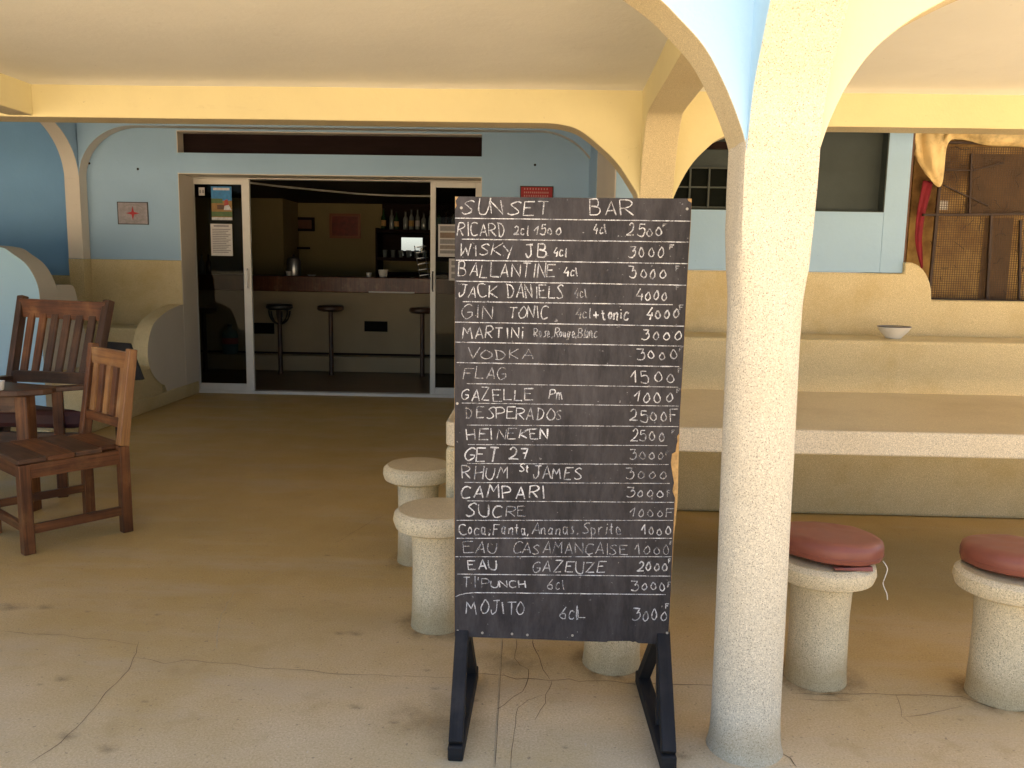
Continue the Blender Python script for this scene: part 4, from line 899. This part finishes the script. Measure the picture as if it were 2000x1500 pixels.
# ------------------------------------------------------------------ cage in the right window
cg = thing('wire_cage', 'rusty framed wire cage backed with brown cloth in the right window', 'cage', loc=(0, 0, 0))
YC = YR+.10
def K(px, py, off=0): q = at(px, py, YC+off); return Vector((q.x, YC+off, q.z))
def burlap():
    m, n, l, b = newmat('burlap_backing'); v = coords(n, l)
    c = ramp(n, l, noisen(n, l, v, 3.2, 6, .65), [(.32, (.10, .045, .013)), (.47, (.32, .18, .055)), (.6, (.54, .34, .11))])
    l.new(c, b.inputs['Base Color']); b.inputs['Roughness'].default_value = .9; bump(n, l, b, noisen(n, l, v, 200, 2), .5, .003); return m
M['burlap'] = burlap(); M['cage_board'] = simple('stained_board', (.17, .09, .033), .8, var=.6, vs=7)
p0, p1 = K(1790, 270, .12), K(2120, 590, .12)
MB().box(p0.x, p1.x, YC+.12, YC+.14, p1.z, p0.z+.1).build('backing_cloth', 'burlap', cg)
b1 = K(1897, 300, .11), K(2120, 420, .11)
MB().box(b1[0].x, b1[1].x, YC+.112, YC+.118, b1[1].z, b1[0].z).build('dark_board', 'cage_board', cg)
b1 = K(1925, 425, .11), K(1965, 585, .11); MB().box(b1[0].x, b1[1].x, YC+.110, YC+.117, b1[1].z, b1[0].z).build('dark_board', 'cage_board', cg)
rust = simple('rusty_iron', (.045, .022, .012), .7, var=.5, vs=30, bmp=.4)
for nm, a_, b_, w_ in (('frame_bar', (1843, 275), (1813, 588), .022), ('frame_bar', (1816, 585), (2140, 592), .03), ('frame_bar', (1802, 420), (2140, 417), .02), ('frame_bar', (1897, 300), (1893, 418), .016),
    ('frame_bar', (1936, 418), (1927, 585), .022), ('frame_bar', (1846, 332), (1900, 333), .012), ('frame_bar', (1843, 362), (1930, 402), .012), ('frame_bar', (1993, 430), (1990, 585), .018), ('frame_bar', (1900, 333), (1960, 318), .012), ('frame_bar', (1843, 278), (2140, 285), .02), ('frame_bar', (2128, 280), (2118, 588), .022)):
    p, q = K(*a_), K(*b_); MB().bar(p, q, w_, w_*.8, (0, 1, 0)).build(nm, rust, cg, bevel=.002)
b = MB(); k_ = 0
zt0, zt1 = K(1830, 585).z, K(1830, 285).z; xa, xb = K(1825, 500).x, K(2120, 500).x
z = zt0
while z < zt1: b.bar((xa, YC+.02, z), (xb, YC+.02, z), .0032, .0032, (0, 0, 1)); z += .0155
x = xa
while x < xb: b.bar((x, YC+.022, zt0), (x, YC+.022, zt1), .0032, .0032, (1, 0, 0)); x += .0155
mo = b.build('wire_mesh', simple('wire', (.07, .035, .012), .6), cg); mo['kind'] = 'stuff'
tw = MB()
for i in range(70):
    p = Vector((rnd.uniform(xa, xb), YC+rnd.uniform(-.004, .015), rnd.uniform(zt0+.01, zt1))); pts = [p]; d_ = Vector((rnd.uniform(-1, 1), 0, rnd.uniform(-.5, .5)))
    for s_ in range(rnd.randint(2, 5)): d_ = (d_ + Vector((rnd.uniform(-.7, .7), 0, rnd.uniform(-.7, .7)))).normalized(); p = p + d_*rnd.uniform(.01, .028); pts.append(p)
    tw.tube(pts, .0022, 4)
o = tw.build('dead_twigs', rust); tag(o, 'dead tendrils and twigs caught in the wire mesh of the cage', 'twigs'); o['kind'] = 'stuff'
# cloth over the top: gathered valance with a hanging corner
cl = MB(); top = [(1778, 262), (1800, 250), (1830, 248), (1860, 250), (1900, 252), (1950, 254), (2000, 256), (2140, 262)]
bot = [(1782, 300), (1812, 345), (1838, 362), (1850, 283), (1876, 272), (1925, 283), (2000, 287), (2140, 292)]
NU, NV = 60, 10; tp, bp2 = catmull(top, 9), catmull(bot, 9); nn = min(len(tp), len(bp2)); 
mid_ = [(1795, 290), (1800, 300), (1822, 305), (1845, 262), (1876, 258), (1925, 268), (2000, 272), (2140, 277)]; md = catmull(mid_, 9)
for i in range(nn):
    for j in range(NV+1):
        t = j/NV; A_, B_, C_ = Vector(tp[i]), Vector(md[i]), Vector(bp2[i]); q = A_*(1-t)**2 + B_*2*t*(1-t) + C_*t*t
        fold = .009*math.sin(i*.42+2*t) + .035*noise.noise(Vector((i*.17, t*2, 0)))
        p = K(q.x, q.y, -.035-fold-.03*math.sin(math.pi*t)); cl.v.append(tuple(p))
for i in range(nn-1):
    for j in range(NV): a_ = i*(NV+1)+j; cl.face((a_, a_+1, a_+NV+2, a_+NV+1))
def clothm(name, col):
    m, n, l, b = newmat(name); v = coords(n, l); c = ramp(n, l, noisen(n, l, v, 7, 6, .7), [(.3, dark(col, .45)), (.5, col), (.8, tuple(min(1, x*1.2) for x in col))])
    l.new(c, b.inputs['Base Color']); b.inputs['Roughness'].default_value = .9; return m
o = cl.build('draped_cloth', clothm('ochre_cloth', (.66, .49, .23)), smooth=True); s_ = o.modifiers.new('solid', 'SOLIDIFY'); s_.thickness = .004
tag(o, 'dirty ochre cloth draped over the top of the wire cage', 'cloth')
cl = MB(); L_ = catmull([(1803, 352), (1797, 380), (1790, 420), (1787, 460), (1790, 490), (1800, 525)], 5); R_ = catmull([(1822, 356), (1816, 380), (1806, 420), (1801, 460), (1802, 490), (1803, 520)], 5)
for i, (a_, b_) in enumerate(zip(L_, R_)):
    for j in range(7): t = j/6; q = Vector(a_).lerp(Vector(b_), t); cl.v.append(tuple(K(q.x, q.y, .03-.004*math.sin(t*9+i*.2))))
for i in range(len(L_)-1):
    for j in range(6): a_ = i*7+j; cl.face((a_, a_+1, a_+8, a_+7))
o = cl.build('red_curtain', 'red_cloth', smooth=True); s_ = o.modifiers.new('solid', 'SOLIDIFY'); s_.thickness = .004; tag(o, 'bright red strip of curtain hanging at the left of the cage', 'curtain')
a_, c_ = K(1834, 391), K(1856, 409); o = MB().box(0, c_.x-a_.x, -.006, 0, 0, a_.z-c_.z).build('white_card', 'white', loc=(a_.x, YC+.045, c_.z)); tag(o, 'small white card behind the wire mesh of the cage', 'card')
b = MB(); b.box(X2+.0, X2+.02, .0, .6, 1.2, 2.42); b.box(X2-.02, 5.6, .55, .6, 1.1, 2.42); b.build('window_lining', simple('brown_lining', (.16, .08, .045), .8, var=.4, vs=6), rw)

# ------------------------------------------------------------------ cracks, joints and stains in the floor (hairlines a millimetre above it)
ci = [0]
def crack(pts, wmm, mat, jit=1.0, sub=6, name='crack'):
    pts = [atz(x, y, 0) for x, y in pts]; out = []
    for a_, b_ in zip(pts, pts[1:]):
        L_ = (b_-a_).length; nseg = max(2, int(L_/.03))
        for i in range(nseg): out.append(a_.lerp(b_, i/nseg))
    out.append(pts[-1]); o2 = []
    ci[0] += 1
    for i, p in enumerate(out):
        k_ = jit*.014*noise.noise(Vector((p.x*9, p.y*9, ci[0]*3.1))) + jit*.006*noise.noise(Vector((p.x*40, p.y*40, ci[0])))
        k2 = jit*.010*noise.noise(Vector((p.x*12, p.y*12, 7+ci[0]*3.1)))
        o2.append(Vector((p.x+k2, p.y+k_, .0)))
    b = MB(); b.keep = True
    b.ribbon(o2, [wmm*.0007*(.25+1.1*abs(noise.noise(Vector((i*.23, ci[0], 0))))+(.3 if 0 < i < len(o2)-1 else 0)) for i in range(len(o2))], (0, 0, 1), off=.0008+.00003*ci[0]); b.build(name, mat, terrace)
crack([(0, 1234), (120, 1241), (270, 1258)], 2.2, 'crack')
crack([(272, 1255), (268, 1275), (250, 1310), (215, 1345), (180, 1385), (150, 1420), (120, 1450), (60, 1492)], 3.6, 'crack')
crack([(262, 1285), (320, 1297), (360, 1291), (420, 1294), (560, 1308), (700, 1317), (887, 1322)], 3.0, 'crack')
crack([(925, 1318), (945, 1316), (985, 1320), (1010, 1329), (1070, 1329), (1110, 1326), (1130, 1331), (1200, 1331), (1240, 1336), (1400, 1341)], 5, 'crack')
crack([(1042, 1247), (1045, 1270), (1054, 1292), (1060, 1312), (1074, 1328)], 4.5, 'crack')
crack([(1006, 1247), (1006, 1285), (1015, 1298), (1032, 1306), (1030, 1330), (1022, 1352), (1003, 1362), (985, 1378), (971, 1386)], 4, 'crack')
crack([(1077, 1328), (1072, 1345), (1066, 1358), (1067, 1373), (1055, 1388), (1046, 1408)], 4, 'crack')
crack([(1058, 1362), (1032, 1370), (1012, 1382), (1006, 1400), (1005, 1440), (1000, 1500)], 3, 'crack')
crack([(1545, 1352), (1600, 1358), (1660, 1356), (1750, 1357), (1830, 1358), (1875, 1358), (1900, 1368), (1940, 1382), (2000, 1390)], 4.5, 'crack')
crack([(1555, 1366), (1600, 1368), (1640, 1368), (1665, 1370)], 4, 'crack')
crack([(1752, 1358), (1762, 1402), (1790, 1420)], 2.5, 'crack'); crack([(1765, 1400), (1800, 1396), (1845, 1388), (1880, 1380)], 2.5, 'crack')
crack([(1520, 1468), (1545, 1482), (1556, 1500)], 4, 'crack')
crack([(750, 1005), (700, 1035), (655, 1060)], 2.0, 'crack')
crack([(964, 1500), (971, 1390), (980, 1248)], 4.5, 'crack_pale', .08, name='expansion_joint')
crack([(966.5, 1500), (973.5, 1390), (982, 1248)], 3.0, 'crack', .08, name='expansion_joint')
crack([(255, 986), (420, 990), (600, 993), (770, 995)], 4, 'crack_pale', .1, name='expansion_joint')
crack([(420, 1270), (428, 1240), (430, 1200), (455, 1160), (500, 1138), (560, 1105)], 5, 'crack_pale', 1.5, name='pale_scratch')
crack([(1765, 1045), (1800, 1085), (1860, 1130), (1890, 1160)], 3, 'crack_pale', .4, name='pale_scratch')
def spot(px, py, r_, sx=1.5, mat='decal_dark'):
    p = atz(px, py, 0); ci[0] += 1; b = MB(); b.keep = True; b.v.append((0, 0, 0)); n_ = 20
    for q in range(n_): a = 2*math.pi*q/n_; k_ = r_*(1+.3*noise.noise(Vector((math.cos(a), math.sin(a), ci[0])))); b.v.append((k_*sx*math.cos(a), k_*math.sin(a), 0))
    for q in range(n_):
        j_ = (q+1) % n_; b.face((0, 1+q, 1+j_), 0, [(0, 0), (math.cos(2*math.pi*q/n_), math.sin(2*math.pi*q/n_)), (math.cos(2*math.pi*j_/n_), math.sin(2*math.pi*j_/n_))])
    b.build('stain', mat, terrace, loc=(p.x, p.y, .0007+.00003*ci[0]))
for a_ in ((122, 1326, .025), (133, 1437, .03), (212, 1462, .03), (695, 1237, .03), (664, 1237, .02), (695, 1380, .025), (640, 1085, .015), (25, 1185, .05), (90, 1186, .03), (582, 1304, .008), (1000, 1290, .12), (840, 1400, .14), (1330, 1475, .03), (1700, 1110, .02)): spot(*a_, mat='decal_soft' if a_[2] > .1 else 'decal_dark')
for k in range(26): spot(rnd.uniform(60, 1980), rnd.uniform(1130, 1490), rnd.uniform(.004, .014), rnd.uniform(.8, 2.2), 'decal_dark')
